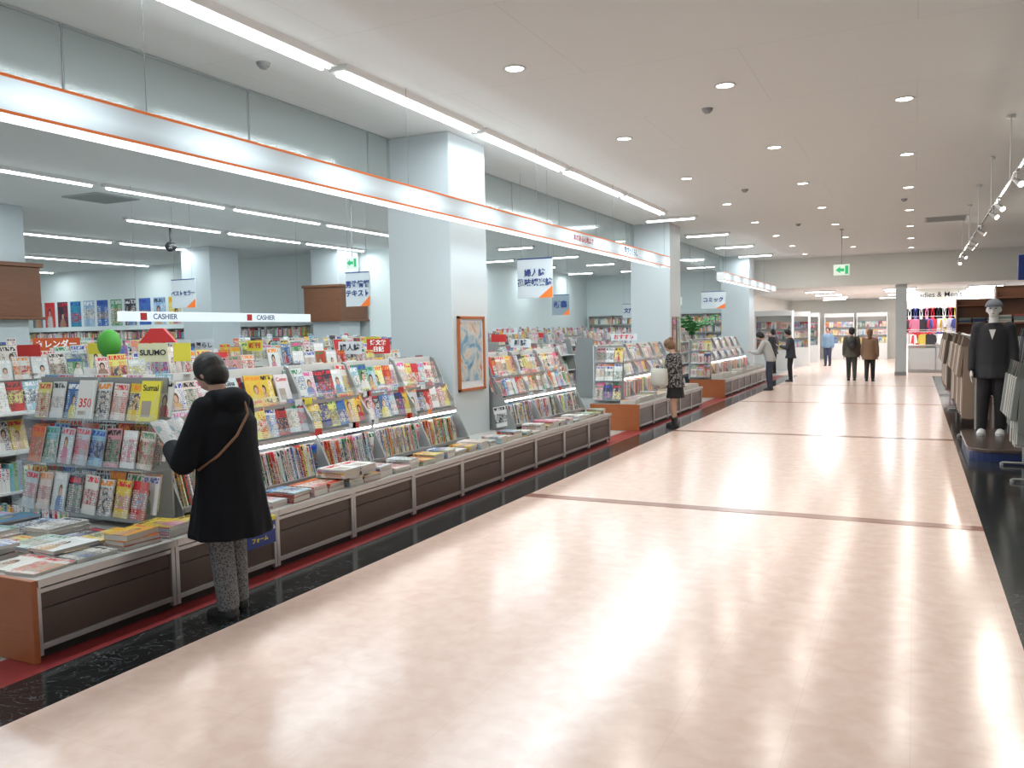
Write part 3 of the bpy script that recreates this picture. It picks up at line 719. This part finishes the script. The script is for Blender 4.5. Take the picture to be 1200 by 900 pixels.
# ------------------------------------------------------------ track lights
e=thing('light_track','suspended grey lighting track along clothing shop','lighting track',(.95,7.5,3.26))
b=MB(); b.box(-.012,.012,0,16,0,.022); b.build('rail',M_grey,e)
for k in range(6):
    b=MB(); b.cyl((0,.9+2.6*k,.022),(0,.9+2.6*k,.735),.008,n=8); b.cyl((0,.9+2.6*k,.70),(0,.9+2.6*k,.735),.045,n=12); b.build('rod',M_white,e)
M_spot=mat('spot_lens',(1,1,1),.3,emit=(1,.93,.8),es=9)
S0=None
for k,y in enumerate([9.2,10.3,12.4,13.3,15.6,17.6,18.6,21,23]):
    if S0 is None:
        S0=thing('spotlight','grey-white adjustable spotlight on suspended track','spotlight',(.95,y,3.26),group='track spotlights')
        b=MB(); b.cyl((0,0,-.08),(0,0,0),.01,n=8); b.box(-.02,.02,-.04,.04,-.015,0); b.build('bracket',M_silver,S0)
        b=MB(); b.cyl((-.035,.03,-.07),(.055,-.03,-.14),.025,.04,n=18); b.build('barrel',M_silver,S0,smooth=False)
        b=MB(); d=Vector((.09,-.06,-.07)).normalized(); p=Vector((.055,-.03,-.14)); b.cyl(p+d*.001,p+d*.004,.032,n=18); b.build('lens',M_spot,S0)
        l=lamp('lamp',S0,p+d*.01,.06,.06,8,(1,.93,.82),'DISK'); l.rotation_euler=d.to_track_quat('-Z','Y').to_euler()
    else:
        dup(S0,(.95,y,3.26),(0,0,U(-.9,.9)))

# ------------------------------------------------------------ clothing
def garment_parts(e,col,l=.75,sl=.5):
    m=mat('garment_fabric',col,.85)
    b=MB(); sil=[(-.06,0),(-.2,-.055),(-.25,-sl),(-.19,-sl-.015),(-.165,-.2),(-.18,-l),(-.06,-l-.015),(.06,-l+.01),(.18,-l-.01),(.165,-.2),(.19,-sl-.015),(.25,-sl),(.2,-.055),(.06,0),(0,-.03)]
    b.prism(sil,-.028,.028,'Y'); b.build('cloth',m,e,bevel=.02,seg=3)
    b=MB(); b.cyl((0,0,-.01),(0,0,.05),.003,n=6)
    pts=[(0,0,.05),(.018,0,.062),(.02,0,.08),(.0,0,.095),(-.02,0,.08)]
    for a,c in zip(pts,pts[1:]): b.cyl(a,c,.003,n=6)
    b.cyl((0,0,.0),(.17,0,-.05),.005,n=6); b.cyl((0,0,0),(-.17,0,-.05),.005,n=6); b.build('hanger',M_silver,e)
cols=[(.24,.18,.14),(.45,.39,.33),(.12,.09,.07),(.25,.15,.1),(.6,.55,.48),(.62,.6,.56),(.07,.06,.06),(.32,.2,.14)]
def rackrail(x,y0,y1,z,label,cols,l,grp,sp=.09):
    e=thing('clothes_rail',label,'clothes rack',(x,y0,0)); L=y1-y0
    b=MB(); b.cyl((0,0,z),(0,L,z),.014,n=10)
    b.build('rail',M_silver,e)
    for yy in (0.01,L-.01):
        b=MB(); b.cyl((0,yy,.03),(0,yy,z),.014,n=10); b.cyl((-.22,yy,.03),(.22,yy,.03),.014,n=10); b.cyl((-.22,yy,0),(-.22,yy,.03),.02,n=10); b.cyl((.22,yy,0),(.22,yy,.03),.02,n=10); b.build('leg',M_silver,e)
    P=[]
    yy=y0+.08; k=0
    while yy<y1-.05:
        if k<len(cols):
            g=thing('hanging_garment','muted long-sleeved garment on a hanger on clothes rail','garment',(x,yy,z-.09),(0,0,U(-.15,.15)),group=grp); garment_parts(g,cols[k],l+U(-.08,.1)); P.append(g)
        else: dup(random.choice(P),(x,yy,z-.09),(0,0,U(-.15,.15)))
        yy+=sp*U(.85,1.2); k+=1
rackrail(.82,13.95,18.2,1.48,'chrome clothes rail of muted jackets beside corridor',cols,1.08,'jackets on the corridor clothes rail')
rackrail(.76,18.6,22,1.48,'chrome clothes rail of muted jackets beside corridor',cols[2:],1.05,'jackets on the far clothes rail',.12)
rackrail(1.16,10.1,11.3,1.24,'chrome clothes rail with grey-green tops near platform',[(.2,.22,.21),(.33,.34,.32),(.15,.17,.17),(.45,.43,.4)],.72,'tops on the nearer clothes rail')
rackrail(2.0,15,19,1.55,'chrome clothes rail of dark clothes inside shop',[(.03,.03,.04),(.1,.1,.12),(.3,.28,.25),(.05,.06,.1)],.9,'dark clothes inside the clothing shop',.12)
e=thing('display_platform','low dark display platform with blue skirting','platform',(1.35,12.6,0))
def rrect(w,d,r,n=6):
    P=[]
    for cx,cy,a0 in ((w/2-r,d/2-r,0),(-w/2+r,d/2-r,90),(-w/2+r,-d/2+r,180),(w/2-r,-d/2+r,270)):
        for k in range(n+1):
            a=radians(a0+90*k/n); P.append((cx+cos(a)*r,cy+sin(a)*r))
    return P
b=MB(); b.prism(rrect(1.46,2.2,.3),0,.11,'Z'); b.build('skirting',M_blued,e)
b=MB(); b.prism(rrect(1.5,2.24,.32),.11,.15,'Z'); b.build('deck',mat('platform_deck',(.07,.05,.042),.25),e,bevel=.006)
for x,y,w,h in ((2.1,20,1.2,2.4),(2.6,24,1.6,2.6),(1.9,28,1.6,2.4),(3.6,30.9,1.6,2.4)):
    e=thing('shop_shelf','dark wooden clothing shop shelving with folded clothes','shelf',(x,y,0)); b=MB(); b.box(-w/2,w/2,.3,.33,0,h); b.box(-w/2,-w/2+.03,-.1,.3,0,h); b.box(w/2-.03,w/2,-.1,.3,0,h); b.build('carcass',M_woodd,e)
    for k in range(5):
        b=MB(); b.box(-w/2+.03,w/2-.03,-.1,.3,.1+h*.22*k-.03,.1+h*.22*k); b.build('shelf',M_woodd,e)
    b=MB()
    for k in range(4):
        for j in range(4):
            for q in range(4): b.box(-w/2+.06+j*w*.23,-w/2+.02+(j+1)*w*.23,-.05,.27,.1+h*.22*k+.04*q+.001,.1+h*.22*k+.04*q+.036,random.randrange(4))
    o=b.build('folded_clothes',[mat('cl1',(.4,.38,.35),.9),mat('cl2',(.05,.06,.15),.9),mat('cl3',(.3,.08,.08),.9),mat('cl4',(.15,.2,.2),.9)],e,bevel=.008); o['kind']='stuff'
e=thing('hanging_sign','dark blue shop sign hanging above clothing','sign',(1.72,15.5,2.55)); b=MB(); b.box(-.25,.25,0,.05,-.2,.2); b.build('board',M_blue,e,bevel=.01); b=MB(); b.cyl((0,.02,.2),(0,.02,1.445),.01,n=8); b.build('rod',M_grey,e)

# ------------------------------------------------------------ far end
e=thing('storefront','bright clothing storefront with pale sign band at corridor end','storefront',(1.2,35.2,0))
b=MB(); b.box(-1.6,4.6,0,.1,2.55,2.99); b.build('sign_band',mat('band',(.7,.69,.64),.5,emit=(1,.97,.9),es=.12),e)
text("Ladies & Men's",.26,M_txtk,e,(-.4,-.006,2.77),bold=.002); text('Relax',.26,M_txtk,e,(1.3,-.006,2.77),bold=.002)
b=MB(); b.box(-1.6,4.6,4.8,4.9,0,2.99); b.build('back_wall',mat('self_glowing_shopback',(.8,.77,.73),.6,emit=(1,.95,.88),es=.45),e)  # wall emits light itself, to make the far hall brighter
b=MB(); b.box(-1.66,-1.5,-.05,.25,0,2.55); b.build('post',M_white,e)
gc=[(.65,.03,.05),(.7,.7,.7),(.08,.1,.35),(.75,.75,.75),(.7,.25,.38),(.6,.03,.05),(.03,.03,.04),(.75,.75,.73),(.6,.05,.1),(.6,.45,.08)]
G1=[]
for i in range(110):
    x=-.42+(i%22)*.22; z=(2.38,1.75,1.36,1.3,1.9)[i//22]; y=(39.8,39.8,37.6,36.2,38.6)[i//22]
    if i//22==3: x+=.3
    if i<10:
        g=thing('hanging_garment','brightly coloured top hung in far shop','garment',(x,y,z),group='bright tops in the far shop'); garment_parts(g,gc[i],.55,.35); G1.append(g)
    else: dup(random.choice(G1),(x,y,z),(0,0,U(-.7,.7)))
for x0,y0,zz in ((-.5,37.6,1.45),(-.2,36.2,1.39),(-.5,38.6,1.99)):
    e=thing('display_rail','chrome floor-standing garment rail in far shop','clothes rack',(x0,y0,0)); b=MB(); b.cyl((0,0,zz),(4.8,0,zz),.014,n=8); b.build('rail',M_silver,e); b=MB(); b.cyl((0,0,0),(0,0,zz),.014,n=8); b.cyl((4.8,0,0),(4.8,0,zz),.014,n=8); b.build('post',M_silver,e)
for zz in (2.47,1.84):
    e=thing('display_rail','chrome wall rail in far shop','clothes rack',(-.5,39.8,zz)); b=MB(); b.cyl((0,0,0),(4.8,0,0),.014,n=8); b.build('rail',M_silver,e); b=MB(); b.cyl((0,0,0),(0,.2,0),.014,n=8); b.cyl((4.8,0,0),(4.8,.2,0),.014,n=8); b.build('bracket',M_silver,e)
e=thing('glass_balustrade','glass escalator balustrade with metal handrail','balustrade',(-.2,32.2,0))
b=MB(); b.box(0,2.6,0,.015,.1,.9); b.build('glass',mat('balustrade_glass',(.3,.38,.4),.08,alpha=.55),e); b=MB(); b.cyl((0,0,.94),(2.6,0,.94),.035,n=10); b.box(0,2.6,-.05,.06,0,.1); b.build('handrail',M_silver,e)
for k in range(4):
    b=MB(); b.box(k*.85,k*.85+.03,-.01,.03,.1,.92); b.build('post',M_silver,e)
for i,(x,y) in enumerate(((-4.9,33.2),(-4.7,37),(-4.7,41),(-3.4,44.6),(-1.9,44.6))):
    e=thing('shop_display','white display case with goods at corridor end','display case',(x,y,0)); b=MB(); b.box(-.7,.7,0,.5,0,.8); b.build('base',M_white,e); b=MB(); b.box(-.7,.7,.45,.5,.8,2.1); b.box(-.7,-.66,0,.45,.8,2.1); b.box(.66,.7,0,.45,.8,2.1); b.box(-.7,.7,0,.5,2.1,2.3); b.build('cabinet',M_white,e)
    for z in (.81,1.2,1.6):
        for k in range(7): s_mag((x-.58+.19*k,y+.25,z),0,radians(-12),.18,.28)
e=thing('potted_palm','green palm in a dark pot beside display','potted plant',(-5.3,21.9,0))
b=MB(); R=[]
for r,z in ((.14,0),(.2,.4),(.21,.42),(.17,.42)): R.append([Vector((cos(2*pi*k/20)*r,sin(2*pi*k/20)*r,z)) for k in range(20)])
b.loft(R); b.build('pot',M_dark,e)
b=MB(); b.cap((0,0,.4),(0,0,1.5),.03,.02); b.build('trunk',M_woodd,e)
b=MB()
for k in range(13):
    a=k*2.4; p=Vector((0,0,1.5)); d=Vector((cos(a)*.5,sin(a)*.5,.8+.2*sin(k))).normalized()
    for s in range(7):
        q=p+d*.13; side=d.cross(Vector((0,0,1))).normalized()*.16*sin(pi*(s+1)/8); dz=Vector((0,0,-.05))
        b.add([p-side*.4,q-side+dz,q,p],[(0,1,2,3)]); b.add([p,q,q+side+dz,p+side*.4],[(0,1,2,3)])
        p=q; d=(d+Vector((0,0,-.2))).normalized()
b.build('fronds',M_leaf,e)

SM_o=SM.build('magazine_assortment',[M_coverS,M_page]); tag(SM_o,'many small magazines filling shelves across the bookshop','magazines',kind='stuff')
SB_o=SB.build('book_assortment',[M_spineS,M_page]); tag(SB_o,'many small books filling shelves across the bookshop','books',kind='stuff')

# ------------------------------------------------------------ people
M_skin=mat('skin',(.5,.3,.22),.5); M_hair=mat('black_hair',(.010,.009,.009),.5); M_lip=mat('lips',(.4,.13,.11),.5)
M_eye=mat('eye_dark',(.02,.015,.01),.2)
def person(label,loc,yaw,H,P,name='person',cat='person',vox=.012,skin=None):
    skin=skin or M_skin
    e=thing(name,label,cat,loc,(0,0,yaw)); V=Vector
    ln=P.get('lean',0); ax=V((0,sin(ln),cos(ln))); pel=V((0,0,.525*H)); nb=pel+ax*.30*H
    hp=ln+P.get('nod',0); hd=V((0,sin(hp),cos(hp))); hc=nb+hd*.108*H+V((0,.008*H,0))
    Rh=Euler((-hp,0,0)).to_matrix()@Euler((0,0,P.get('turn',0))).to_matrix()
    hp_=lambda x,y,z: hc+Rh@V((x*H,y*H,z*H))
    Rx=Euler((-ln,0,0)).to_matrix()
    feet=P.get('feet',[(-.055*H,0),(.055*H,0)])
    shs=[nb-ax*.03*H+V((s*.1*H,0,0)) for s in (-1,1)]
    arms=P.get('arms')
    if not arms: arms=[(shs[i]+V((s*.03*H,-.005*H,-.165*H)),shs[i]+V((s*.035*H,.03*H,-.31*H))) for i,s in enumerate((-1,1))]
    arms=[(V(a),V(c)) for a,c in arms]
    def trunk(b,rings,n=28,fold=0,k=9):
        out=[]
        for (t,rx,ry,fo) in rings:
            c=pel+ax*(t-.525)*H if t>.525 else V((0,0,t*H))
            ring=[]
            for q in range(n):
                a=2*pi*q/n; w=1+fo*cos(k*a+t*9)
                p=V((cos(a)*rx*H*w,sin(a)*ry*H*w,0)); ring.append(c+(Rx@p if t>.525 else p))
            out.append(ring)
        b.loft(out)
    b=MB()
    trunk(b,[(.47,.06,.05,0),(.50,.092,.062,0),(.56,.094,.064,0),(.63,.074,.052,0),(.70,.085,.062,0),(.76,.095,.06,0),(.795,.09,.05,0),(.82,.05,.038,0),(.83,.03,.03,0)])
    b.cap(nb-ax*.03*H,nb+hd*.06*H,.036*H,.031*H)
    b.ell(hp_(0,0,.005),.046*H,.056*H,.062*H,Rh); b.ell(hp_(0,.017,-.028),.034*H,.036*H,.036*H,Rh); b.ell(hp_(0,.052,-.012),.008*H,.012*H,.013*H,Rh,10,6)
    b.ell(hp_(0,.047,-.036),.014*H,.008*H,.006*H,Rh,10,6)
    for s in (-1,1): b.ell(hp_(s*.047,-.002,-.01),.006*H,.012*H,.018*H,Rh,10,6)
    for i,s in enumerate((-1,1)):
        sh=shs[i]; el,wr=arms[i]
        b.cap(sh,el,.031*H,.024*H); b.cap(el,wr,.025*H,.016*H)
        d=(wr-el).normalized(); nrm=V(P.get('palm',((s*-1,0,0)))) if not P.get('palms') else V(P['palms'][i])
        nrm=(nrm-d*nrm.dot(d)).normalized(); sd=d.cross(nrm).normalized()
        if sd.y*1+sd.z<0: sd=-sd
        pc=wr+d*.032*H; Rp=Matrix((sd,nrm,d)).transposed(); b.ell(pc,.026*H,.011*H,.034*H,Rp)
        cu=P.get('curl',.5)
        for f in range(4):
            base=wr+d*.055*H+sd*(1.5-f)*.0125*H; Ls=(.024,.028,.026,.02)[f]*H
            d1=(d*cos(cu*.5)+nrm*sin(cu*.5)); d2=(d*cos(cu*1.4)+nrm*sin(cu*1.4)); m1=base+d1*Ls; b.cap(base-d*.01*H,m1,.0062*H,.0056*H,8); b.cap(m1,m1+d2*Ls*.9,.0056*H,.0048*H,8)
        tb=wr+d*.02*H+sd*.02*H; t1=tb+(d*.7+sd*.6+nrm*.25).normalized()*.025*H; b.cap(tb,t1,.008*H,.0066*H,8); b.cap(t1,t1+(d*.9+nrm*.4).normalized()*.02*H,.0064*H,.0054*H,8)
    legs=[]
    for i,s in enumerate((-1,1)):
        hip=V((s*.048*H,0,.50*H)); an=V((feet[i][0],feet[i][1],.05*H+(feet[i][2] if len(feet[i])>2 else 0))); kn=(hip+an)/2+V((0,.02*H,.01*H)); legs.append((hip,kn,an))
        b.cap(hip,kn,.05*H,.034*H); b.cap(kn,kn.lerp(an,.35),.034*H,.034*H); b.cap(kn.lerp(an,.3),an,.034*H,.021*H)
        b.cap(an+V((0,-.01*H,-.022*H)),an+V((0,.075*H,-.034*H)),.021*H,.014*H)
    b.build('body',skin,e,remesh=vox*P.get('bv',.8),sm=3)
    for s in (-1,1):
        q=MB(); q.ell(hp_(s*.018,.0535,.004),.006*H,.003*H,.0035*H,Rh,10,6); q.build('eye',M_eye,e,smooth=True)
    q=MB(); q.ell(hp_(0,.053,-.035),.011*H,.004*H,.003*H,Rh,10,6); q.build('mouth',M_lip,e,smooth=True)
    if P.get('hair',True):
        q=MB(); hm=P.get('hairmat',M_hair)
        q.ell(hp_(0,-.010,.014),.057*H,.061*H,.064*H,Rh); q.ell(hp_(0,-.022,-.014),.055*H,.048*H,.056*H,Rh)
        if P.get('bun'): q.ell(hp_(*P['bun']),.028*H,.028*H,.026*H,Rh)
        if P.get('long'): q.cap(hp_(0,-.03,-.02),hp_(0,-.045,-.1),.045*H,.035*H)
        q.build('hair',hm,e,remesh=vox*.7,sm=2)
    if P.get('bottom'):
        kind,bm=P['bottom']; q=MB()
        if kind=='trousers':
            trunk(q,[(.46,.06,.05,0),(.49,.098,.07,0),(.56,.1,.07,0),(.62,.082,.06,0)])
            for hip,kn,an in legs:
                q.cap(hip,kn,.058*H,.046*H); q.cap(kn,an+V((0,0,.012*H)),.046*H,P.get('cuff',.034)*H)
                q.cyl(kn.lerp(an,.7),an+V((0,0,-.012*H)),.038*H,P.get('cuff',.034)*H)
        else:
            trunk(q,[(P.get('skz',.3),.115,.1,.05),(.4,.11,.09,.03),(.5,.1,.075,0),(.6,.08,.06,0)])
        q.build(kind,bm,e,remesh=vox,sm=3)
    if P.get('top'):
        kind,tm,hz,hr=P['top']; q=MB(); fw=P.get('fit',1)
        rg=[]
        if hz<.46: rg+= [(hz,hr*.98,hr*.85,.05),(hz+.01,hr,hr*.87,.05),((hz+.5)/2,(hr+.118*fw)/2,(hr*.85+.095*fw)/2,.035)]
        else: rg+=[(hz,.105,.078,.02)]
        rg+=[(max(.52,hz+.02),.113*fw,.086*fw,.02),(.60,.108*fw,.082*fw,.01),(.66,.108*fw,.08*fw,0),(.73,.112*fw,.08*fw,0),(.785,.108,.07,0),(.812,.078,.054,0),(.832,.044,.042,0)]
        trunk(q,rg)
        for i in range(2):
            el,wr=arms[i]; sh=shs[i]; sl=P.get('sleeve',.95); sr=P.get('slr',1)
            q.cap(sh,el,.045*H,.037*H*sr); q.cap(el,el.lerp(wr,sl),.037*H*sr,.030*H*sr)
        if P.get('hood'):
            q.ell(nb+V((0,-.045*H,-.012*H)),.08*H,.05*H,.055*H); q.cap(nb+V((-.06*H,-.01*H,0)),nb+V((.06*H,-.01*H,0)),.035*H)
        q.build(kind,tm,e,remesh=vox,sm=3)
    sm_=P.get('shoe',M_black)
    for i,(hip,kn,an) in enumerate(legs):
        q=MB(); z0=an.z-.05*H
        rr=[]
        for yy,w,hh in ((-.036,.014,.03),(-.03,.024,.045),(0,.027,.05),(.03,.028,.042),(.06,.03,.03),(.088,.022,.02),(.098,.01,.014)):
            rr.append([V((an.x+cos(2*pi*k/14)*w*H,an.y+yy*H,z0+.012*H+max(sin(2*pi*k/14),-.25)*hh*H*.9)) for k in range(14)])
        q.loft(rr)
        if P.get('boot'): q.cap(an+V((0,0,-.02*H)),an+V((0,0,.05*H)),.03*H,.03*H)
        q.build('shoe',sm_,e,smooth=True)
        q=MB(); q.prism([(an.x+cos(2*pi*k/16)*.031*H,an.y+.03*H+sin(2*pi*k/16)*.07*H) for k in range(16)],z0,z0+.01*H,'Z'); q.build('sole',P.get('sole',M_dark),e)
    return e,dict(nb=nb,shs=shs,arms=arms,pel=pel,hc=hc,hp=hp_)
def herring():
    m=mat('grey_herringbone',(.3,.3,.3),.9); N=NT(m); o=N.obj()
    vo=N.n('ShaderNodeTexVoronoi'); vo.inputs['Scale'].default_value=95; N.l(o,vo.inputs['Vector'])
    N.l(N.mix(N.math('GREATER_THAN',vo.outputs['Distance'],.42),(.05,.052,.056),(.17,.175,.18)),N.b.inputs['Base Color']); return m
M_coat=mat('black_wool_coat',(.006,.007,.010),.85,spec=.2)
wy=radians(93); WP=(-3.70,3.72)
w1,J=person('woman in black hooded coat and grey patterned trousers holding magazine',(WP[0],WP[1],0),wy,1.60,
  dict(nod=.45,lean=.06,turn=.1,arms=[((-.27,.09,.97),(-.13,.31,1.02)),((.25,.09,.99),(.05,.31,1.04))],palms=[(.3,.3,1),(-.3,.3,1)],curl=.9,
  feet=[(-.075,-.02),(.09,.05)],bottom=('trousers',herring()),top=('coat',M_coat,.315,.162),fit=1.22,hood=True,sole=M_black,sleeve=.93,slr=1.3,cuff=.040),vox=.009)
q=MB(); H=1.6; nb=J['nb']
pts=[nb+Vector((.05,.02,.04)),nb+Vector((.04,-.11,.03)),nb+Vector((0,-.185,-.09)),nb+Vector((-.09,-.175,-.21)),nb+Vector((-.18,-.11,-.32)),nb+Vector((-.22,.0,-.4))]
for a,c in zip(pts,pts[1:]): q.cap(a,c,.008,n=8)
q.build('bag_strap',mat('tan_leather',(.2,.09,.04),.5),w1,smooth=True)
base=Matrix.Translation((WP[0],WP[1],0))@Matrix.Rotation(wy,4,'Z')
mo=thing('open_magazine','small open magazine held in both hands of standing woman','magazine'); mo.matrix_world=base@Matrix.Translation((-.035,.385,1.10))@Matrix.Rotation(radians(-40),4,'X')
for s in (-1,1):
    q=MB(); q2=[(s*.125*k/6,.02*sin(pi*k/6*.9)) for k in range(7)]
    vs=[];fs=[];us=[]
    for k,(x,y) in enumerate(q2): vs+=[(x,-y,-.09),(x,-y,.10),(x,-y+.006,-.09),(x,-y+.006,.10)]
    for k in range(6):
        a=k*4; fs+=[(a,a+4,a+5,a+1),(a+2,a+3,a+7,a+6),(a,a+2,a+6,a+4),(a+1,a+5,a+7,a+3)]
        u0,u1=k/6,(k+1)/6; us+=[[(u0,0),(u1,0),(u1,1),(u0,1)]]*4
    fs+=[(0,1,3,2),(24,26,27,25)]; us+=[[(0,0)]*4]*2
    q.add(vs,fs,0,us); q.build('page_half',M_print,mo)

pat=mat('patterned_knit',(.2,.2,.2),.9); N=NT(pat); N.l(N.ramp(N.noise(N.obj(),22,1),[(.02,.02,.025),(.25,.24,.24),(.03,.03,.03)],True,[0,.5,.62]),N.b.inputs['Base Color'])
brown=mat('brown_hair',(.16,.08,.035),.5)
person('young woman in patterned dark top and black skirt browsing magazines',(-3.68,14.0,0),radians(80),1.52,
  dict(nod=.45,lean=.05,arms=[((-.2,.08,.98),(-.08,.28,1.03)),((.2,.08,.98),(.1,.28,1.03))],palms=[(.3,.3,1),(-.3,.3,1)],hairmat=brown,bun=(0,-.05,.055),bottom=('skirt',mat('black_skirt',(.01,.01,.012),.8)),skz=.33,top=('jumper',pat,.45,.12),boot=True,feet=[(-.07,-.03),(.08,.06)]),vox=.014)
tb=thing('tote_bag','white tote bag hanging from standing woman','bag',(-3.88,13.72,.72)); b=MB(); R=[]
for z,w,d in ((0,.13,.04),(.03,.15,.055),(.2,.15,.05),(.3,.14,.03)): R.append([Vector((cos(2*pi*k/20)*w,sin(2*pi*k/20)*d,z)) for k in range(20)])
b.loft(R); b.build('bag_body',mat('canvas',(.5,.48,.43),.9),tb,smooth=True)
b=MB(); pp=[(-.08,0,.29),(-.06,0,.5),(0,.02,.58),(.06,0,.5),(.08,0,.29)]
for a,c in zip(pp,pp[1:]): b.cap(a,c,.008,n=8)
b.build('strap',mat('canvas_strap',(.45,.42,.36),.9),tb)
jeans=mat('dark_jeans',(.04,.05,.08),.8)
person('man in light grey shirt leaning over the counter reading',(-3.45,22.9,0),radians(88),1.62,
  dict(nod=.35,lean=.32,arms=[((-.22,.28,1.0),(-.1,.45,1.02)),((.22,.28,1.0),(.1,.45,1.02))],palms=[(.3,.3,1),(-.3,.3,1)],bottom=('trousers',jeans),top=('shirt',mat('grey_shirt',(.42,.43,.42),.85),.47,.12)),vox=.018)
person('man in dark jacket and dark trousers standing at counter',(-3.4,26.6,0),radians(95),1.62,
  dict(nod=.35,lean=.05,bottom=('trousers',mat('black_trousers',(.015,.015,.018),.8)),top=('jacket',mat('dark_jacket',(.03,.035,.045),.8),.44,.12),arms=[((-.22,.1,1.02),(-.1,.3,1.08)),((.22,.1,1.02),(.1,.3,1.08))],palms=[(.3,.3,1),(-.3,.3,1)]),vox=.018)
person('man in olive jacket walking away along corridor',(-1.72,27.3,0),radians(5),1.62,
  dict(bottom=('trousers',mat('grey_trousers',(.05,.05,.045),.8)),top=('jacket',mat('olive_jacket',(.09,.08,.06),.85),.44,.13),feet=[(-.08,.16),(.08,-.18,.02)]),vox=.018)
bk=thing('backpack','dark backpack worn by walking man','backpack',(-1.70,27.12,.95),(0,0,radians(5))); b=MB(); b.ell((0,0,.2),.15,.08,.22); b.build('bag_body',M_black,bk,smooth=True); b=MB(); b.ell((0,-.07,.1),.11,.03,.1); b.build('pocket',M_dark,bk,smooth=True)
person('person in tan jacket and dark trousers walking away',(-1.2,27.0,0),radians(-4),1.56,
  dict(bottom=('trousers',mat('black_trousers',(.02,.02,.02),.8)),top=('jacket',mat('tan_jacket',(.22,.13,.08),.85),.42,.13),feet=[(-.07,-.16,.02),(.07,.16)],long=True,hairmat=brown),vox=.018)
person('man in grey-blue shirt standing near far shops',(-3.3,37.5,0),radians(170),1.62,
  dict(bottom=('trousers',mat('navy_trousers',(.03,.04,.08),.8)),top=('shirt',mat('blue_shirt',(.16,.25,.35),.85),.46,.12)),vox=.02)
person('person in dark jacket standing by far racks',(-4.6,31.2,0),radians(60),1.6,
  dict(bottom=('trousers',mat('black_trousers',(.02,.02,.02),.8)),top=('jacket',mat('dark_jacket',(.04,.04,.05),.85),.44,.13)),vox=.02)
for x,y in ((-9.55,10.7),(-12.0,10.4),(-7.65,6.5)):
    person('shop visitor in dark top standing among bookshelves',(x,y,0),radians(70+40*(x+9)),1.62,
      dict(nod=.3,bottom=('trousers',mat('black_trousers',(.02,.02,.02),.8)),top=('jumper',mat('dark_top',(.04,.04,.05),.85),.46,.12)),vox=.02)
M_mann=mat('mannequin_white',(.7,.7,.7),.35)
bj=mat('black_jacket',(.012,.013,.018),.7)
mn,JM=person('white mannequin in grey cap, black jacket, black trousers and white sneakers',(.97,13.1,.15),radians(170),1.84,
  dict(hair=False,bottom=('trousers',mat('black_trousers',(.01,.01,.012),.8)),top=('jacket',bj,.42,.128),shoe=mat('white_sneaker',(.7,.7,.7),.5),sole=M_white,feet=[(-.1,0),(.12,.05)],curl=.3),name='mannequin',cat='mannequin',vox=.014,skin=M_mann)
HM=1.84; q=MB(); hc=JM['hc']
rr=[]
for a in (0,15,35,55,75,88):
    a=radians(a); rr.append([Vector((hc.x+cos(2*pi*k/24)*.058*HM*cos(a),hc.y-.002*HM+sin(2*pi*k/24)*.066*HM*cos(a),hc.z+.018*HM+sin(a)*.06*HM)) for k in range(24)])
q.loft(rr); q.build('cap',mat('grey_cap',(.17,.19,.22),.8),mn,smooth=True)
q=MB(); q.prism([(hc.x+.05*HM*cos(2*pi*k/24), hc.y+.06*HM+.062*HM*sin(2*pi*k/24)) for k in range(24)],hc.z+.016*HM,hc.z+.022*HM,'Z'); q.build('cap_brim',mat('grey_brim',(.13,.15,.18),.8),mn)
q=MB(); q.prism([(-.04,.0),(.04,.0),(.0,-.14)],0,.01,'Y'); q.build('shirt_front',M_white,mn,loc=(0,.142,1.44))

# ------------------------------------------------------------ world + camera
w=bpy.data.worlds.new('World'); sc.world=w; w.use_nodes=True
w.node_tree.nodes['Background'].inputs[0].default_value=(.78,.82,.84,1); w.node_tree.nodes['Background'].inputs[1].default_value=.5
f=975.0
Yv=Vector((472/f,70/f,-1)).normalized(); Xv=-(Vector((-2030/f,22/f,-1))); Xv=(Xv-Yv*Xv.dot(Yv)).normalized(); Zv=Xv.cross(Yv)
Rm=Matrix((Xv,Yv,Zv))
cd=bpy.data.cameras.new('camera'); cam=bpy.data.objects.new('camera',cd); COL.objects.link(cam)
cd.sensor_width=36; cd.lens=f/1200*36; cd.clip_end=200
mw=Rm.to_4x4(); mw.translation=Vector((0,0,1.68)); cam.matrix_world=mw
sc.camera=cam
